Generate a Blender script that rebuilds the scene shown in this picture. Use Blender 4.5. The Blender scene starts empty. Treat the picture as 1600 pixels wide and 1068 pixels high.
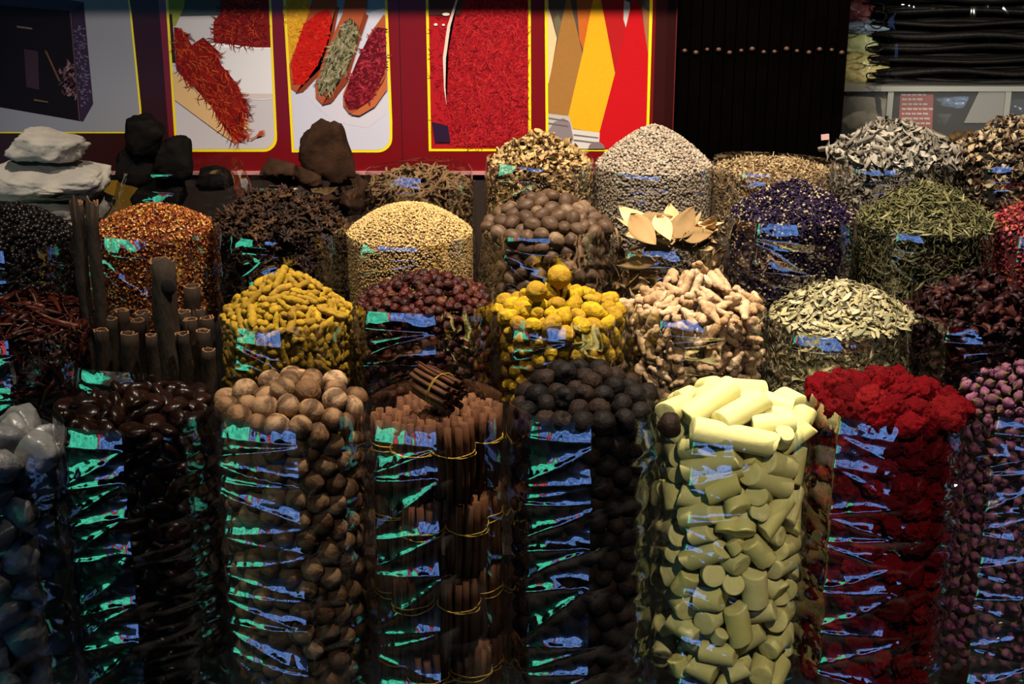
import bpy, bmesh, math, random, time
import numpy as np
from mathutils import Vector, Matrix, noise, Quaternion
from mathutils.bvhtree import BVHTree
T0 = time.time()
PI = math.pi
scene = bpy.context.scene
COL = scene.collection
rng = np.random.default_rng(7)
random.seed(7)

# ------------------------------------------------------------------ camera
F_PX, PITCH, CAM_H = 2200.0, math.radians(18.0), 1.56
CP, SP = math.cos(PITCH), math.sin(PITCH)
cam_d = bpy.data.cameras.new('camera'); cam = bpy.data.objects.new('camera', cam_d); COL.objects.link(cam)
cam.location = (0, 0, CAM_H); cam.rotation_euler = (PI / 2 - PITCH, 0, 0)
cam_d.sensor_width = 36.0; cam_d.lens = 36.0 * F_PX / 1600.0; cam_d.clip_start = 0.05
scene.camera = cam

def P(u, v, Y):
    """the point at distance Y in front of the camera that lies behind photo pixel (u, v)"""
    a, b = (u - 800.0) / F_PX, (v - 534.0) / F_PX
    t = Y / (CP - b * SP)
    return Vector((a * t, Y, CAM_H + t * (-SP - b * CP)))
def depth_of(v, Y):
    return Y / (CP - (v - 534.0) / F_PX * SP)
def proj(p):
    zc = p[1] * CP + (CAM_H - p[2]) * SP
    return (800 + F_PX * p[0] / zc, 534 + F_PX * ((CAM_H - p[2]) * CP - p[1] * SP) / zc)

# ------------------------------------------------------------------ helpers
def tag(o, label=None, cat=None, group=None, kind=None):
    if label: o['label'] = label
    if cat: o['category'] = cat
    if group: o['group'] = group
    if kind: o['kind'] = kind
    return o

def mk_mesh(name, V, Fs, mats, smooth=True, mi=None):
    """V (n,3); Fs list of int arrays (m,k)"""
    me = bpy.data.meshes.new(name)
    V = np.asarray(V, dtype=np.float32)
    if isinstance(Fs, np.ndarray): Fs = [Fs]
    Fs = [np.asarray(f, dtype=np.int32) for f in Fs if len(f)]
    me.vertices.add(len(V)); me.vertices.foreach_set('co', V.ravel())
    nl = sum(f.size for f in Fs); npoly = sum(len(f) for f in Fs)
    me.loops.add(nl); me.polygons.add(npoly)
    me.loops.foreach_set('vertex_index', np.concatenate([f.ravel() for f in Fs]))
    tot = np.concatenate([np.full(len(f), f.shape[1], np.int32) for f in Fs])
    st = np.concatenate([[0], np.cumsum(tot)[:-1]]).astype(np.int32)
    me.polygons.foreach_set('loop_start', st)
    try: me.polygons.foreach_set('loop_total', tot)
    except Exception: pass
    if mi is not None: me.polygons.foreach_set('material_index', np.asarray(mi, np.int32))
    me.polygons.foreach_set('use_smooth', np.full(npoly, bool(smooth)))
    for m in (mats if isinstance(mats, (list, tuple)) else [mats]): me.materials.append(m)
    me.update(calc_edges=True); me.validate()
    return me

def obj(name, me, parent=None, loc=None, mat=None):
    o = bpy.data.objects.new(name, me); COL.objects.link(o)
    if parent is not None: o.parent = parent
    if loc is not None: o.location = loc
    return o
def empty(name, loc=(0, 0, 0)):
    o = bpy.data.objects.new(name, None); COL.objects.link(o); o.location = loc; o.empty_display_size = 0.05
    return o

def join_np(parts):
    """[(V, F)] with F (m,k) -> V, [F...]"""
    Vs, Fs, b = [], {}, 0
    for V, F in parts:
        V = np.asarray(V, float)
        F = F if isinstance(F, list) else [F]
        for f in F:
            f = np.asarray(f, int)
            if len(f): Fs.setdefault(f.shape[1], []).append(f + b)
        Vs.append(V); b += len(V)
    return np.concatenate(Vs), [np.concatenate(v) for v in Fs.values()]

def box_np(x0, x1, y0, y1, z0, z1):
    V = [(x, y, z) for x in (x0, x1) for y in (y0, y1) for z in (z0, z1)]
    F = [(0, 1, 3, 2), (4, 6, 7, 5), (0, 4, 5, 1), (2, 3, 7, 6), (0, 2, 6, 4), (1, 5, 7, 3)]
    return np.array(V, float), np.array(F)

def ball_np(nu=18, nv=12):
    """sphere, poles on X"""
    V = [(1, 0, 0)]
    for j in range(1, nv):
        a = PI * j / nv
        for i in range(nu):
            b = 2 * PI * i / nu
            V.append((math.cos(a), math.sin(a) * math.cos(b), math.sin(a) * math.sin(b)))
    V.append((-1, 0, 0))
    q, t = [], []
    for i in range(nu):
        k = (i + 1) % nu
        t.append((0, 1 + i, 1 + k))
        for j in range(nv - 2):
            q.append((1 + j * nu + i, 1 + (j + 1) * nu + i, 1 + (j + 1) * nu + k, 1 + j * nu + k))
        t.append((len(V) - 1, 1 + (nv - 2) * nu + k, 1 + (nv - 2) * nu + i))
    return np.array(V, float), [np.array(t), np.array(q)]

def nz(p, s, seed=0.0):
    return noise.noise(Vector((p[0] * s + seed * 7.31, p[1] * s - seed * 3.17, p[2] * s + seed * 1.7)))
def displace(V, amp, scale, seed, octs=1, center=(0, 0, 0), ridged=False):
    V = np.array(V, float); c = np.array(center)
    for i, p in enumerate(V):
        d = p - c; L = np.linalg.norm(d) or 1
        n, a, s = 0, 1, scale
        for o in range(octs):
            k = nz(p, s, seed + o); n += a * ((1 - 2 * abs(k)) if ridged else k); a *= .5; s *= 2.1
        V[i] = p + d / L * (amp * n)
    return V

def tube_np(path, radii, ns=10, flat=1.0, closed_ends=True):
    path = [Vector(p) for p in path]; n = len(path)
    V, q, t = [], [], []
    up = Vector((0, 0, 1))
    tan0 = (path[1] - path[0]).normalized()
    if abs(tan0.dot(up)) > .9: up = Vector((0, 1, 0))
    nrm = (up - tan0 * up.dot(tan0)).normalized()
    for k in range(n):
        tg = (path[min(k + 1, n - 1)] - path[max(k - 1, 0)]).normalized()
        nrm = (nrm - tg * nrm.dot(tg)).normalized(); bi = tg.cross(nrm)
        for i in range(ns):
            a = 2 * PI * i / ns
            V.append(path[k] + (nrm * math.cos(a) * flat + bi * math.sin(a)) * radii[k])
    for k in range(n - 1):
        for i in range(ns):
            j = (i + 1) % ns
            q.append((k * ns + i, k * ns + j, (k + 1) * ns + j, (k + 1) * ns + i))
    if closed_ends:
        V.append(path[0]); V.append(path[-1]); a, b = len(V) - 2, len(V) - 1
        for i in range(ns):
            j = (i + 1) % ns
            t.append((a, j, i)); t.append((b, (n - 1) * ns + i, (n - 1) * ns + j))
    return np.array([tuple(v) for v in V]), [np.array(q)] + ([np.array(t)] if t else [])

def capsule_path(hl, r, n=9, bend=0.0, seed=0, wob=0.0, taper=0.0, blunt=0.6):
    """path and radii of a rounded bent stick lying along X, total half length hl + r"""
    R = random.Random(seed); L = hl + r
    path, rad = [], []
    for k in range(n):
        s = -1 + 2 * k / (n - 1); x = s * L
        e = 1 - max(0, (abs(x) - (L - r * blunt * 1.6)) / (r * blunt * 1.6)) ** 2
        path.append((x, bend * (s * s - .4) + wob * R.uniform(-1, 1), wob * R.uniform(-1, 1)))
        rad.append(max(r * .04, r * math.sqrt(max(e, 0.02)) * (1 + R.uniform(-.1, .1)) * (1 - taper * (s + 1) / 2)))
    return path, rad

def remesh_blob(spheres, voxel, smooth=2):
    """union of spheres [(x,y,z,r)] as one smooth skin"""
    bm = bmesh.new()
    for x, y, z, r in spheres:
        bmesh.ops.create_icosphere(bm, subdivisions=2, radius=r, matrix=Matrix.Translation((x, y, z)))
    me = bpy.data.meshes.new('tmp'); bm.to_mesh(me); bm.free()
    o = bpy.data.objects.new('tmp', me); COL.objects.link(o)
    m = o.modifiers.new('r', 'REMESH'); m.mode = 'VOXEL'; m.voxel_size = voxel
    s = o.modifiers.new('s', 'SMOOTH'); s.iterations = smooth; s.factor = .5
    dg = bpy.context.evaluated_depsgraph_get()
    me2 = bpy.data.meshes.new_from_object(o.evaluated_get(dg), depsgraph=dg)
    V = np.zeros(len(me2.vertices) * 3); me2.vertices.foreach_get('co', V); V = V.reshape(-1, 3)
    fs = {}
    for p in me2.polygons: fs.setdefault(len(p.vertices), []).append(tuple(p.vertices))
    bpy.data.objects.remove(o); bpy.data.meshes.remove(me); bpy.data.meshes.remove(me2)
    return V, [np.array(f) for f in fs.values()]

# ------------------------------------------------------------------ materials
def new_mat(name):
    m = bpy.data.materials.new(name); m.use_nodes = True
    m.node_tree.nodes.clear()
    return m, m.node_tree.nodes, m.node_tree.links
def ramp(nd, cols, interp='LINEAR'):
    r = nd.new('ShaderNodeValToRGB'); r.color_ramp.interpolation = interp
    els = r.color_ramp.elements
    pts = [c if len(c) == 2 else (i / max(1, len(cols) - 1), c) for i, c in enumerate(cols)]
    els[0].position, els[0].color = pts[0][0], (*pts[0][1], 1)
    els[1].position, els[1].color = pts[-1][0], (*pts[-1][1], 1)
    for p, c in pts[1:-1]:
        e = els.new(p); e.color = (*c, 1)
    return r
def mat(name, cols, rnd='object', rough=.7, spec=.18, mott=None, mscale=40.0, mamt=.5, bump=0.0, bscale=80.0, wave=None, interp='LINEAR', sheen=0, sss=0, trans=0, detail=4, metal=0):
    """cols: colours over which a random value per object / per loose piece ranges; mott: second colour that mottles the surface"""
    m, nd, ln = new_mat(name)
    out = nd.new('ShaderNodeOutputMaterial'); b = nd.new('ShaderNodeBsdfPrincipled')
    ln.new(b.outputs[0], out.inputs[0])
    b.inputs['Roughness'].default_value = rough; b.inputs['Specular IOR Level'].default_value = spec
    b.inputs['Metallic'].default_value = metal
    if sheen: b.inputs['Sheen Weight'].default_value = sheen
    if sss:
        b.inputs['Subsurface Weight'].default_value = sss; b.inputs['Subsurface Scale'].default_value = .01
    if trans: b.inputs['Transmission Weight'].default_value = trans
    tc = nd.new('ShaderNodeTexCoord')
    if len(cols) > 1:
        r = ramp(nd, cols, interp)
        if rnd == 'object':
            s = nd.new('ShaderNodeObjectInfo'); ln.new(s.outputs['Random'], r.inputs[0])
        elif rnd == 'island':
            s = nd.new('ShaderNodeNewGeometry'); ln.new(s.outputs['Random Per Island'], r.inputs[0])
        else:
            s = nd.new('ShaderNodeTexNoise'); s.inputs['Scale'].default_value = mscale; s.inputs['Detail'].default_value = detail
            ln.new(tc.outputs['Object'], s.inputs['Vector']); ln.new(s.outputs[0], r.inputs[0])
        col = r.outputs[0]
    else:
        c = nd.new('ShaderNodeRGB'); c.outputs[0].default_value = (*cols[0], 1); col = c.outputs[0]
    if mott is not None:
        n = nd.new('ShaderNodeTexNoise'); n.inputs['Scale'].default_value = mscale; n.inputs['Detail'].default_value = detail
        if wave:
            mp = nd.new('ShaderNodeMapping'); mp.inputs['Scale'].default_value = wave
            ln.new(tc.outputs['Object'], mp.inputs[0]); ln.new(mp.outputs[0], n.inputs['Vector'])
        else: ln.new(tc.outputs['Object'], n.inputs['Vector'])
        st = ramp(nd, [(.42, (0, 0, 0)), (.62, (1, 1, 1))]); ln.new(n.outputs[0], st.inputs[0])
        mu = nd.new('ShaderNodeMath'); mu.operation = 'MULTIPLY'; mu.inputs[1].default_value = mamt; ln.new(st.outputs[0], mu.inputs[0])
        mx = nd.new('ShaderNodeMix'); mx.data_type = 'RGBA'
        ln.new(mu.outputs[0], mx.inputs[0]); ln.new(col, mx.inputs[6]); mx.inputs[7].default_value = (*mott, 1)
        col = mx.outputs[2]
    ln.new(col, b.inputs['Base Color'])
    if bump:
        n2 = nd.new('ShaderNodeTexNoise'); n2.inputs['Scale'].default_value = bscale; n2.inputs['Detail'].default_value = 5
        if wave:
            mp2 = nd.new('ShaderNodeMapping'); mp2.inputs['Scale'].default_value = wave
            ln.new(tc.outputs['Object'], mp2.inputs[0]); ln.new(mp2.outputs[0], n2.inputs['Vector'])
        else: ln.new(tc.outputs['Object'], n2.inputs['Vector'])
        bp = nd.new('ShaderNodeBump'); bp.inputs['Strength'].default_value = bump; bp.inputs['Distance'].default_value = .004
        ln.new(n2.outputs[0], bp.inputs['Height']); ln.new(bp.outputs[0], b.inputs['Normal'])
    return m
def plain(name, c, rough=.6, spec=.3, **k):
    return mat(name, [c], rough=rough, spec=spec, **k)

def film_mat(name, gain=2.0, base=.05, rough=.035, tint=(.97, .97, .97), haze=.0):
    m, nd, ln = new_mat(name)
    out = nd.new('ShaderNodeOutputMaterial'); mix = nd.new('ShaderNodeMixShader')
    tr = nd.new('ShaderNodeBsdfTransparent'); tr.inputs[0].default_value = (*tint, 1)
    gl = nd.new('ShaderNodeBsdfGlossy'); gl.inputs['Roughness'].default_value = rough; gl.inputs[0].default_value = (1, 1, 1, 1)
    # the same reflectance from either side of the thin sheet
    ge = nd.new('ShaderNodeNewGeometry'); dt = nd.new('ShaderNodeVectorMath'); dt.operation = 'DOT_PRODUCT'
    ln.new(ge.outputs['Incoming'], dt.inputs[0]); ln.new(ge.outputs['Normal'], dt.inputs[1])
    ab = nd.new('ShaderNodeMath'); ab.operation = 'ABSOLUTE'; ln.new(dt.outputs['Value'], ab.inputs[0])
    om = nd.new('ShaderNodeMath'); om.operation = 'SUBTRACT'; om.inputs[0].default_value = 1.0; ln.new(ab.outputs[0], om.inputs[1])
    pw = nd.new('ShaderNodeMath'); pw.operation = 'POWER'; pw.inputs[1].default_value = 5.0; ln.new(om.outputs[0], pw.inputs[0])
    fr = pw
    ma = nd.new('ShaderNodeMath'); ma.operation = 'MULTIPLY_ADD'; ma.use_clamp = True
    ma.inputs[1].default_value = gain; ma.inputs[2].default_value = base
    ln.new(fr.outputs[0], ma.inputs[0]); ln.new(ma.outputs[0], mix.inputs[0])
    src = tr.outputs[0]
    if haze:
        df = nd.new('ShaderNodeBsdfDiffuse'); df.inputs[0].default_value = (.6, .6, .62, 1)
        mh = nd.new('ShaderNodeMixShader'); mh.inputs[0].default_value = haze
        ln.new(src, mh.inputs[1]); ln.new(df.outputs[0], mh.inputs[2]); src = mh.outputs[0]
    ln.new(src, mix.inputs[1]); ln.new(gl.outputs[0], mix.inputs[2]); ln.new(mix.outputs[0], out.inputs[0])
    return m
FILM = film_mat('cellophane', .35, .24)
def emit(name, c, s, sc=(1, 1, 1), lo=.35):
    """a lit window: brighter and dimmer areas of the goods in it"""
    m, nd, ln = new_mat(name)
    out = nd.new('ShaderNodeOutputMaterial'); e = nd.new('ShaderNodeEmission'); e.inputs[0].default_value = (*c, 1)
    tc = nd.new('ShaderNodeTexCoord'); mp = nd.new('ShaderNodeMapping'); mp.inputs['Scale'].default_value = sc
    n = nd.new('ShaderNodeTexNoise'); n.inputs['Scale'].default_value = 2.2; n.inputs['Detail'].default_value = 3
    ln.new(tc.outputs['Object'], mp.inputs[0]); ln.new(mp.outputs[0], n.inputs['Vector'])
    r = nd.new('ShaderNodeMapRange'); r.inputs[1].default_value = .38; r.inputs[2].default_value = .62; r.inputs[3].default_value = s * lo; r.inputs[4].default_value = s
    ln.new(n.outputs[0], r.inputs[0]); ln.new(r.outputs[0], e.inputs[1])
    ln.new(e.outputs[0], out.inputs[0]); return m

# ------------------------------------------------------------------ bags
class Bag:
    """a filled clear bag: axis (cx, cy), radius R, rim height zr, heap height hz above the rim, heap exponent p"""
    def __init__(s, u, w, v_rim, v_top, Y, p=1.5, vmin=None, drop=0.0, offset=0.0):
        zc = depth_of(v_rim, Y); s.R = .5 * w * zc / F_PX
        c = P(u, v_rim, Y); s.cx, s.cy, s.zr = c.x, Y, c.z
        s.hz = max(.004, P(u, v_top, Y).z - s.zr - offset); s.p = p
        s.Rc = s.R - .003                                    # contents stay inside the film
        s.zmin = P(u, vmin, Y - s.R).z if vmin else s.zr - .2
        s.u = u
    def zh(s, rho):
        return s.zr + s.hz * (1 - np.clip(rho / s.Rc, 0, 1) ** s.p)
    def slope(s, rho):
        x = np.clip(rho / s.Rc, .02, 1)
        return -s.hz * s.p / s.Rc * x ** (s.p - 1)
    def depth(s, pts):
        """depth below the outer surface and outward normal"""
        dx, dy = pts[:, 0] - s.cx, pts[:, 1] - s.cy
        rho = np.hypot(dx, dy) + 1e-9
        rx, ry = dx / rho, dy / rho
        dw = s.Rc - rho
        sl = s.slope(rho); cb = 1 / np.sqrt(1 + sl * sl)
        dh = (s.zh(rho) - pts[:, 2]) * cb
        heap = dh < dw
        n = np.where(heap[:, None], np.stack([-sl * cb * rx, -sl * cb * ry, cb], 1), np.stack([rx, ry, np.zeros_like(rx)], 1))
        return np.where(heap, dh, dw), n, heap

def make_film(name, bag, base_z_, label, extra=0.004, amp=.0035, nth=200, seed=1, cell=(.055, .024), fold=True, lean=.007, group='clear cellophane bags', m=None, flare=0.0, rimwob=.004, zig=(.018, .055, .03, .115)):
    base_z = base_z_ + .001
    top = bag.zr + extra; H = top - base_z
    nzr = max(30, min(260, int(H / .0026)))
    V = []
    th = np.linspace(-PI, PI, nth, endpoint=False)
    f1, f2 = math.radians(-42 + 6 * math.sin(seed * 2.1)), math.radians(9 + 5 * math.sin(seed * 3.7))
    mid, half = (f1 + f2) / 2, (f2 - f1) / 2
    # creases that zigzag between the two long folds of the flattened side
    RZ = random.Random(seed * 13 + 5); zz_, z_ = [], top + .05
    zz_.append((z_, z_))
    z_ = top - zig[2]
    lft = RZ.random() < .5; la = lb = z_
    while z_ > base_z - .1:
        zz_.append((la, lb)); st = RZ.uniform(zig[0], zig[1])
        if lft: la -= st * 2 * RZ.uniform(.7, 1.2); la = min(la, lb + st * .9)
        else: lb -= st * 2 * RZ.uniform(.7, 1.2); lb = min(lb, la + st * .9)
        lft = not lft; z_ = max(la, lb)
    zz_.append((base_z - .3, base_z - .3))
    LA = np.array([q[0] for q in zz_]); LBB = np.array([q[1] for q in zz_])
    for k in range(nzr + 1):
        z = base_z + H * k / nzr
        d = top - z
        sm = min(1, d / .09); sm = sm * sm * (3 - 2 * sm)
        body = bag.R - .0005 + lean * sm + flare * max(0, 1 - d / .03)
        bot = min(1, (z - base_z) / .03)
        for t in th:
            r = body; e = 0.0
            if fold and f1 - .25 < t < f2 + .25:
                if f1 <= t <= f2:
                    ch = math.cos(half) / math.cos(t - mid); r = body * (1 + .6 * (1 / math.cos(half) * ch - 1) + .022); e = 1.0
                else:
                    e = 1 - (f1 - t if t < f1 else t - f2) / .25
                    r = body * (1 + .6 * (1 / math.cos(half) - 1) * e ** 2 + .022 * e)
            a = t * bag.R / cell[0]; b = z / cell[1]
            n1 = noise.noise(Vector((a + .35 * b, b, seed * 5.3)))
            n2 = noise.noise(Vector((a - .45 * b + 9, b * .8, seed * 5.3 + 11)))
            n3 = noise.noise(Vector((a * .5, b * .22, seed * 3.1 + 40)))
            env = (.30 + .70 * min(1, max(0, d - .008) / .05)) * (.40 + 1.1 * max(0, min(1, n3 + .5)))
            rid = (1 - 2.2 * abs(n1)) * .7 + (1 - 2.2 * abs(n2)) * .55
            r += .6 * amp * env * rid * (1 - .5 * e) + amp * .5
            if e > 0:
                s_ = (t - f1 + .12) / (f2 - f1 + .12); s_ = min(1, max(0, s_)); s_ = min(1, max(0, s_ + .25 * n3))
                hz_ = LA + (LBB - LA) * s_
                q = int(np.searchsorted(-hz_, -z)); q = min(max(q, 1), len(hz_) - 1)
                up, dn = hz_[q - 1], hz_[q]; gap = max(1e-4, up - dn); tt = (up - z) / gap
                dep = min(gap, .075) * zig[3] * (1 + .8 * n3)
                r -= dep * (4 * tt * (1 - tt) - .4) * min(1, e * 1.5) * (1 if q > 1 else .4)
                r += (.0013 * noise.noise(Vector((t * 9, z * 38, seed * 2.7))) + .0004 * (1 - 2 * abs(noise.noise(Vector((t * 13 + z * 30, z * 75, seed * 1.9)))))) * e * min(1, .25 + d / .02)
            r *= .6 + .4 * math.sqrt(bot) if bot < 1 else 1
            zz = z + (rimwob * math.sin(t * 2 + seed) if d < .02 else 0) * (1 - d / .02 if d < .02 else 0)
            V.append((bag.cx + r * math.sin(t), bag.cy - r * math.cos(t), zz))
    F = []
    for k in range(nzr):
        i = np.arange(nth); j = (i + 1) % nth
        F.append(np.stack([k * nth + i, k * nth + j, (k + 1) * nth + j, (k + 1) * nth + i], 1))
    V.append((bag.cx, bag.cy, base_z)); c = len(V) - 1
    i = np.arange(nth); T = np.stack([np.full(nth, c), (i + 1) % nth, i], 1)
    me = mk_mesh(name, V, [np.concatenate(F), T], m or FILM)
    o = obj(name, me)
    # put the origin at the bag's base
    o.data.transform(Matrix.Translation((-bag.cx, -bag.cy, -base_z))); o.location = (bag.cx, bag.cy, base_z)
    return tag(o, label, 'bag', group)

# ------------------------------------------------------------------ packing of separate pieces
def pack(bag, variants, T, fill=.6, iters=140, seed=1, ang=1.95, pins=None, smin=.88, smax=1.1, weights=None, tilt=.35, prot=(.15, .9), nmax=600, pull=.03, zb=1.0):
    """variants: [(hl, r)]. Fills the outer shell (thickness T) of the bag's contents with capsules that do not overlap.
    returns centres, axes, variant index, scale, pinned flags"""
    R = np.random.default_rng(seed)
    hv = np.array([v[0] for v in variants]); rv = np.array([v[1] for v in variants])
    w = np.array(weights if weights else [1.0] * len(variants)); w = w / w.sum()
    vol = (PI * rv ** 2 * 2 * hv + 4 / 3 * PI * rv ** 3)
    Vw = 2 * ang * bag.Rc * T * max(.02, bag.zr - bag.zmin); Vh = PI * bag.Rc ** 2 * T * 1.1
    n = int(min(nmax, fill * (Vw + Vh) / (vol * w).sum()))
    vi = R.choice(len(variants), n, p=w); sc = R.uniform(smin, smax, n)
    nw = int(n * Vw / (Vw + Vh))
    th = R.uniform(-ang, ang, n); rho = bag.Rc - R.uniform(.2, 1, n) * T; z = R.uniform(bag.zmin, bag.zr, n)
    rho[nw:] = bag.Rc * np.sqrt(R.uniform(0, 1, n - nw)); th[nw:] = R.uniform(-PI, PI, n - nw)
    z[nw:] = bag.zh(rho[nw:]) - R.uniform(.1, .9, n - nw) * T
    c = np.stack([bag.cx + rho * np.sin(th), bag.cy - rho * np.cos(th), z], 1)
    ax = R.normal(size=(n, 3)) * np.array([1, 1, zb])
    _, nn, _ = bag.depth(c)
    ax -= nn * (ax * nn).sum(1, keepdims=True) * (1 - tilt)
    ax /= np.linalg.norm(ax, axis=1, keepdims=True)
    hl, r = hv[vi] * sc, rv[vi] * sc
    pinned = np.zeros(n, bool)
    if pins:
        pc, pa, ph, pr = (np.array(x, float) for x in zip(*[(q[0], q[1], q[2], q[3]) for q in pins]))
        m = len(pins)
        keep = np.ones(n, bool)
        for k in range(m):
            keep &= np.linalg.norm(c - pc[k], axis=1) > .6 * (pr[k] + ph[k] * .4)
        c, ax, hl, r, vi, sc = c[keep], ax[keep], hl[keep], r[keep], vi[keep], sc[keep]
        c = np.concatenate([pc, c]); ax = np.concatenate([pa, ax]); hl = np.concatenate([ph, hl]); r = np.concatenate([pr, r])
        vi = np.concatenate([-np.ones(m, int), vi]); sc = np.concatenate([np.ones(m), sc])
        n = len(c); pinned = np.zeros(n, bool); pinned[:m] = True
    pr_f = R.uniform(prot[0], prot[1], n)
    mob = np.where(pinned, 0.0, 1.0)[:, None]
    I = J = None
    for it in range(iters):
        if it % 8 == 0:
            D = np.linalg.norm(c[:, None] - c[None], axis=2)
            lim = hl[:, None] + hl[None] + r[:, None] + r[None] + .006
            I, J = np.nonzero(np.triu(D < lim, 1))
        dc = np.zeros_like(c); da = np.zeros_like(ax); cnt = np.full(n, 1e-6)
        u, v, w0 = ax[I], ax[J], c[I] - c[J]
        b = (u * v).sum(1); d = (u * w0).sum(1); e = (v * w0).sum(1); den = np.maximum(1 - b * b, 1e-6)
        s = np.clip((b * e - d) / den, -hl[I], hl[I]); t = np.clip(b * s + e, -hl[J], hl[J]); s = np.clip(b * t - d, -hl[I], hl[I])
        q = w0 + u * s[:, None] - v * t[:, None]; L = np.linalg.norm(q, axis=1) + 1e-9
        pen = r[I] + r[J] - L; on = pen > 0
        if on.any():
            i_, j_ = I[on], J[on]; nrm = q[on] / L[on][:, None]; pp = pen[on][:, None] * .5
            ti = mob[j_] * 0 + 1; wi = np.where(pinned[j_], 2.0, 1.0)[:, None]; wj = np.where(pinned[i_], 2.0, 1.0)[:, None]
            np.add.at(dc, i_, nrm * pp * wi); np.add.at(dc, j_, -nrm * pp * wj)
            np.add.at(da, i_, nrm * pp * (s[on] / (hl[i_] ** 2 + r[i_] ** 2))[:, None]); np.add.at(da, j_, -nrm * pp * (t[on] / (hl[j_] ** 2 + r[j_] ** 2))[:, None])
            np.add.at(cnt, i_, 1); np.add.at(cnt, j_, 1)
        k = np.minimum(1, 1.6 / np.maximum(cnt, 1))[:, None]
        c = c + dc * k * mob; ax = ax + da * k * mob
        for f in (-1, 0, 1):
            pt = c + ax * (hl * f)[:, None]
            dd, nn, heap = bag.depth(pt)
            need = np.where(heap, r * pr_f, r * .98)
            push = np.maximum(0, need - dd); out = np.maximum(0, dd - (T - r * .6))
            mv = -nn * push[:, None] + nn * np.minimum(out, .004)[:, None]
            if f == 0: mv += nn * (np.clip(dd - need, 0, .01) * pull)[:, None]
            c = c + mv * .5 * mob
            ax = ax + mv * .5 * mob * (f * hl / (hl ** 2 + r ** 2))[:, None]
        low = (c[:, 2] < bag.zr - .025)
        yl = bag.cy + .35 * bag.Rc
        c[:, 1] = np.where(low & ~pinned, np.minimum(c[:, 1], yl), c[:, 1])
        c[:, 2] = np.where(~pinned, np.maximum(c[:, 2], bag.zmin), c[:, 2])
        ax /= np.linalg.norm(ax, axis=1, keepdims=True)
    return c, ax, vi, sc, pinned

ITEMS = []      # (object, kind key) of every separate piece, for the look-through afterwards
def place(meshes, packed, bag, name, labels, cat, group, seed=1, roll=True, key=None, variants_objs=None):
    """one object per packed piece. labels: dict heap, wall, top, west, east"""
    R = random.Random(seed)
    c, ax, vi, sc, pinned = packed
    protos = {}
    out = []
    for k in range(len(c)):
        if pinned[k]: continue
        v = int(vi[k])
        a = Vector(ax[k]); 
        q = a.to_track_quat('X', 'Z') @ Quaternion((1, 0, 0), R.uniform(-PI, PI) if roll else R.uniform(-.4, .4))
        if v not in protos:
            o = obj(name, meshes[v]); protos[v] = o
        else:
            o = protos[v].copy(); COL.objects.link(o)
        o.rotation_mode = 'QUATERNION'; o.rotation_quaternion = q
        o.location = c[k]; o.scale = (sc[k],) * 3
        heap = c[k][2] > bag.zh(np.hypot(c[k][0] - bag.cx, c[k][1] - bag.cy)) - .028
        tag(o, labels['heap'] if heap else labels['wall'], cat, group)
        out.append((o, heap))
    ITEMS.append((bag, out, labels))
    return out

def scatter(bag, n, seed, zlow=None, ang=1.9, jitter=0.0, wallshare=None, best=6, heap_only=False, front=False):
    """n points spread evenly over the heap and the wall; returns pts, normals"""
    R = np.random.default_rng(seed)
    zlow = bag.zmin if zlow is None else zlow
    Aw = 2 * ang * bag.Rc * max(0, bag.zr - zlow); Ah = PI * bag.Rc ** 2 * math.sqrt(1 + (bag.hz / bag.Rc) ** 2)
    if heap_only: Aw = 0
    def cand(m):
        w = R.uniform(0, 1, m) < Aw / (Aw + Ah)
        th = np.where(w, R.uniform(-ang, ang, m), R.uniform(-PI, PI, m) if not front else R.uniform(-1.9, 1.9, m))
        rho = np.where(w, bag.Rc, bag.Rc * np.sqrt(R.uniform(0, 1, m)))
        z = np.where(w, R.uniform(zlow, bag.zr, m), bag.zh(rho))
        return np.stack([bag.cx + rho * np.sin(th), bag.cy - rho * np.cos(th), z], 1)
    if best <= 1: pts = cand(n)
    else:
        pts = np.zeros((n, 3))
        for k in range(n):
            q = cand(best)
            if k: 
                d = ((q[:, None] - pts[None, :k]) ** 2).sum(2).min(1); q = q[d.argmax()]
            else: q = q[0]
            pts[k] = q
    d, nn, heap = bag.depth(pts - np.array([0, 0, 1e-4]))
    return pts, nn, heap

def rot_to(nn, R, spin=None, tilt=.3):
    """random rotation matrices whose Z is near the normals nn"""
    n = len(nn)
    z = nn + R.normal(size=(n, 3)) * tilt; z /= np.linalg.norm(z, axis=1, keepdims=True)
    x = R.normal(size=(n, 3)); x -= z * (x * z).sum(1, keepdims=True); x /= np.linalg.norm(x, axis=1, keepdims=True)
    y = np.cross(z, x)
    return np.stack([x, y, z], 2)

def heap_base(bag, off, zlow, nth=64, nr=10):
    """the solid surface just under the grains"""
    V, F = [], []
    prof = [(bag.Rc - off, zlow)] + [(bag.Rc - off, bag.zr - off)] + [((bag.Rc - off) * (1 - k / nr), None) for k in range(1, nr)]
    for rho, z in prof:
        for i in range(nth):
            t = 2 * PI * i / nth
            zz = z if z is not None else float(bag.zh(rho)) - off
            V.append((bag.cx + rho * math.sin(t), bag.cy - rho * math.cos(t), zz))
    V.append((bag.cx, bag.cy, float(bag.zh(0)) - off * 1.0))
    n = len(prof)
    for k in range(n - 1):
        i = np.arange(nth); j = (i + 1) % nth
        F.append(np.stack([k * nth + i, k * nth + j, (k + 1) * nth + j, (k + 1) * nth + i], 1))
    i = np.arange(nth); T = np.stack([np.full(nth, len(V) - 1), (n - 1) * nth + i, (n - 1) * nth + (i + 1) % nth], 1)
    return np.array(V), [np.concatenate(F), T]

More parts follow.
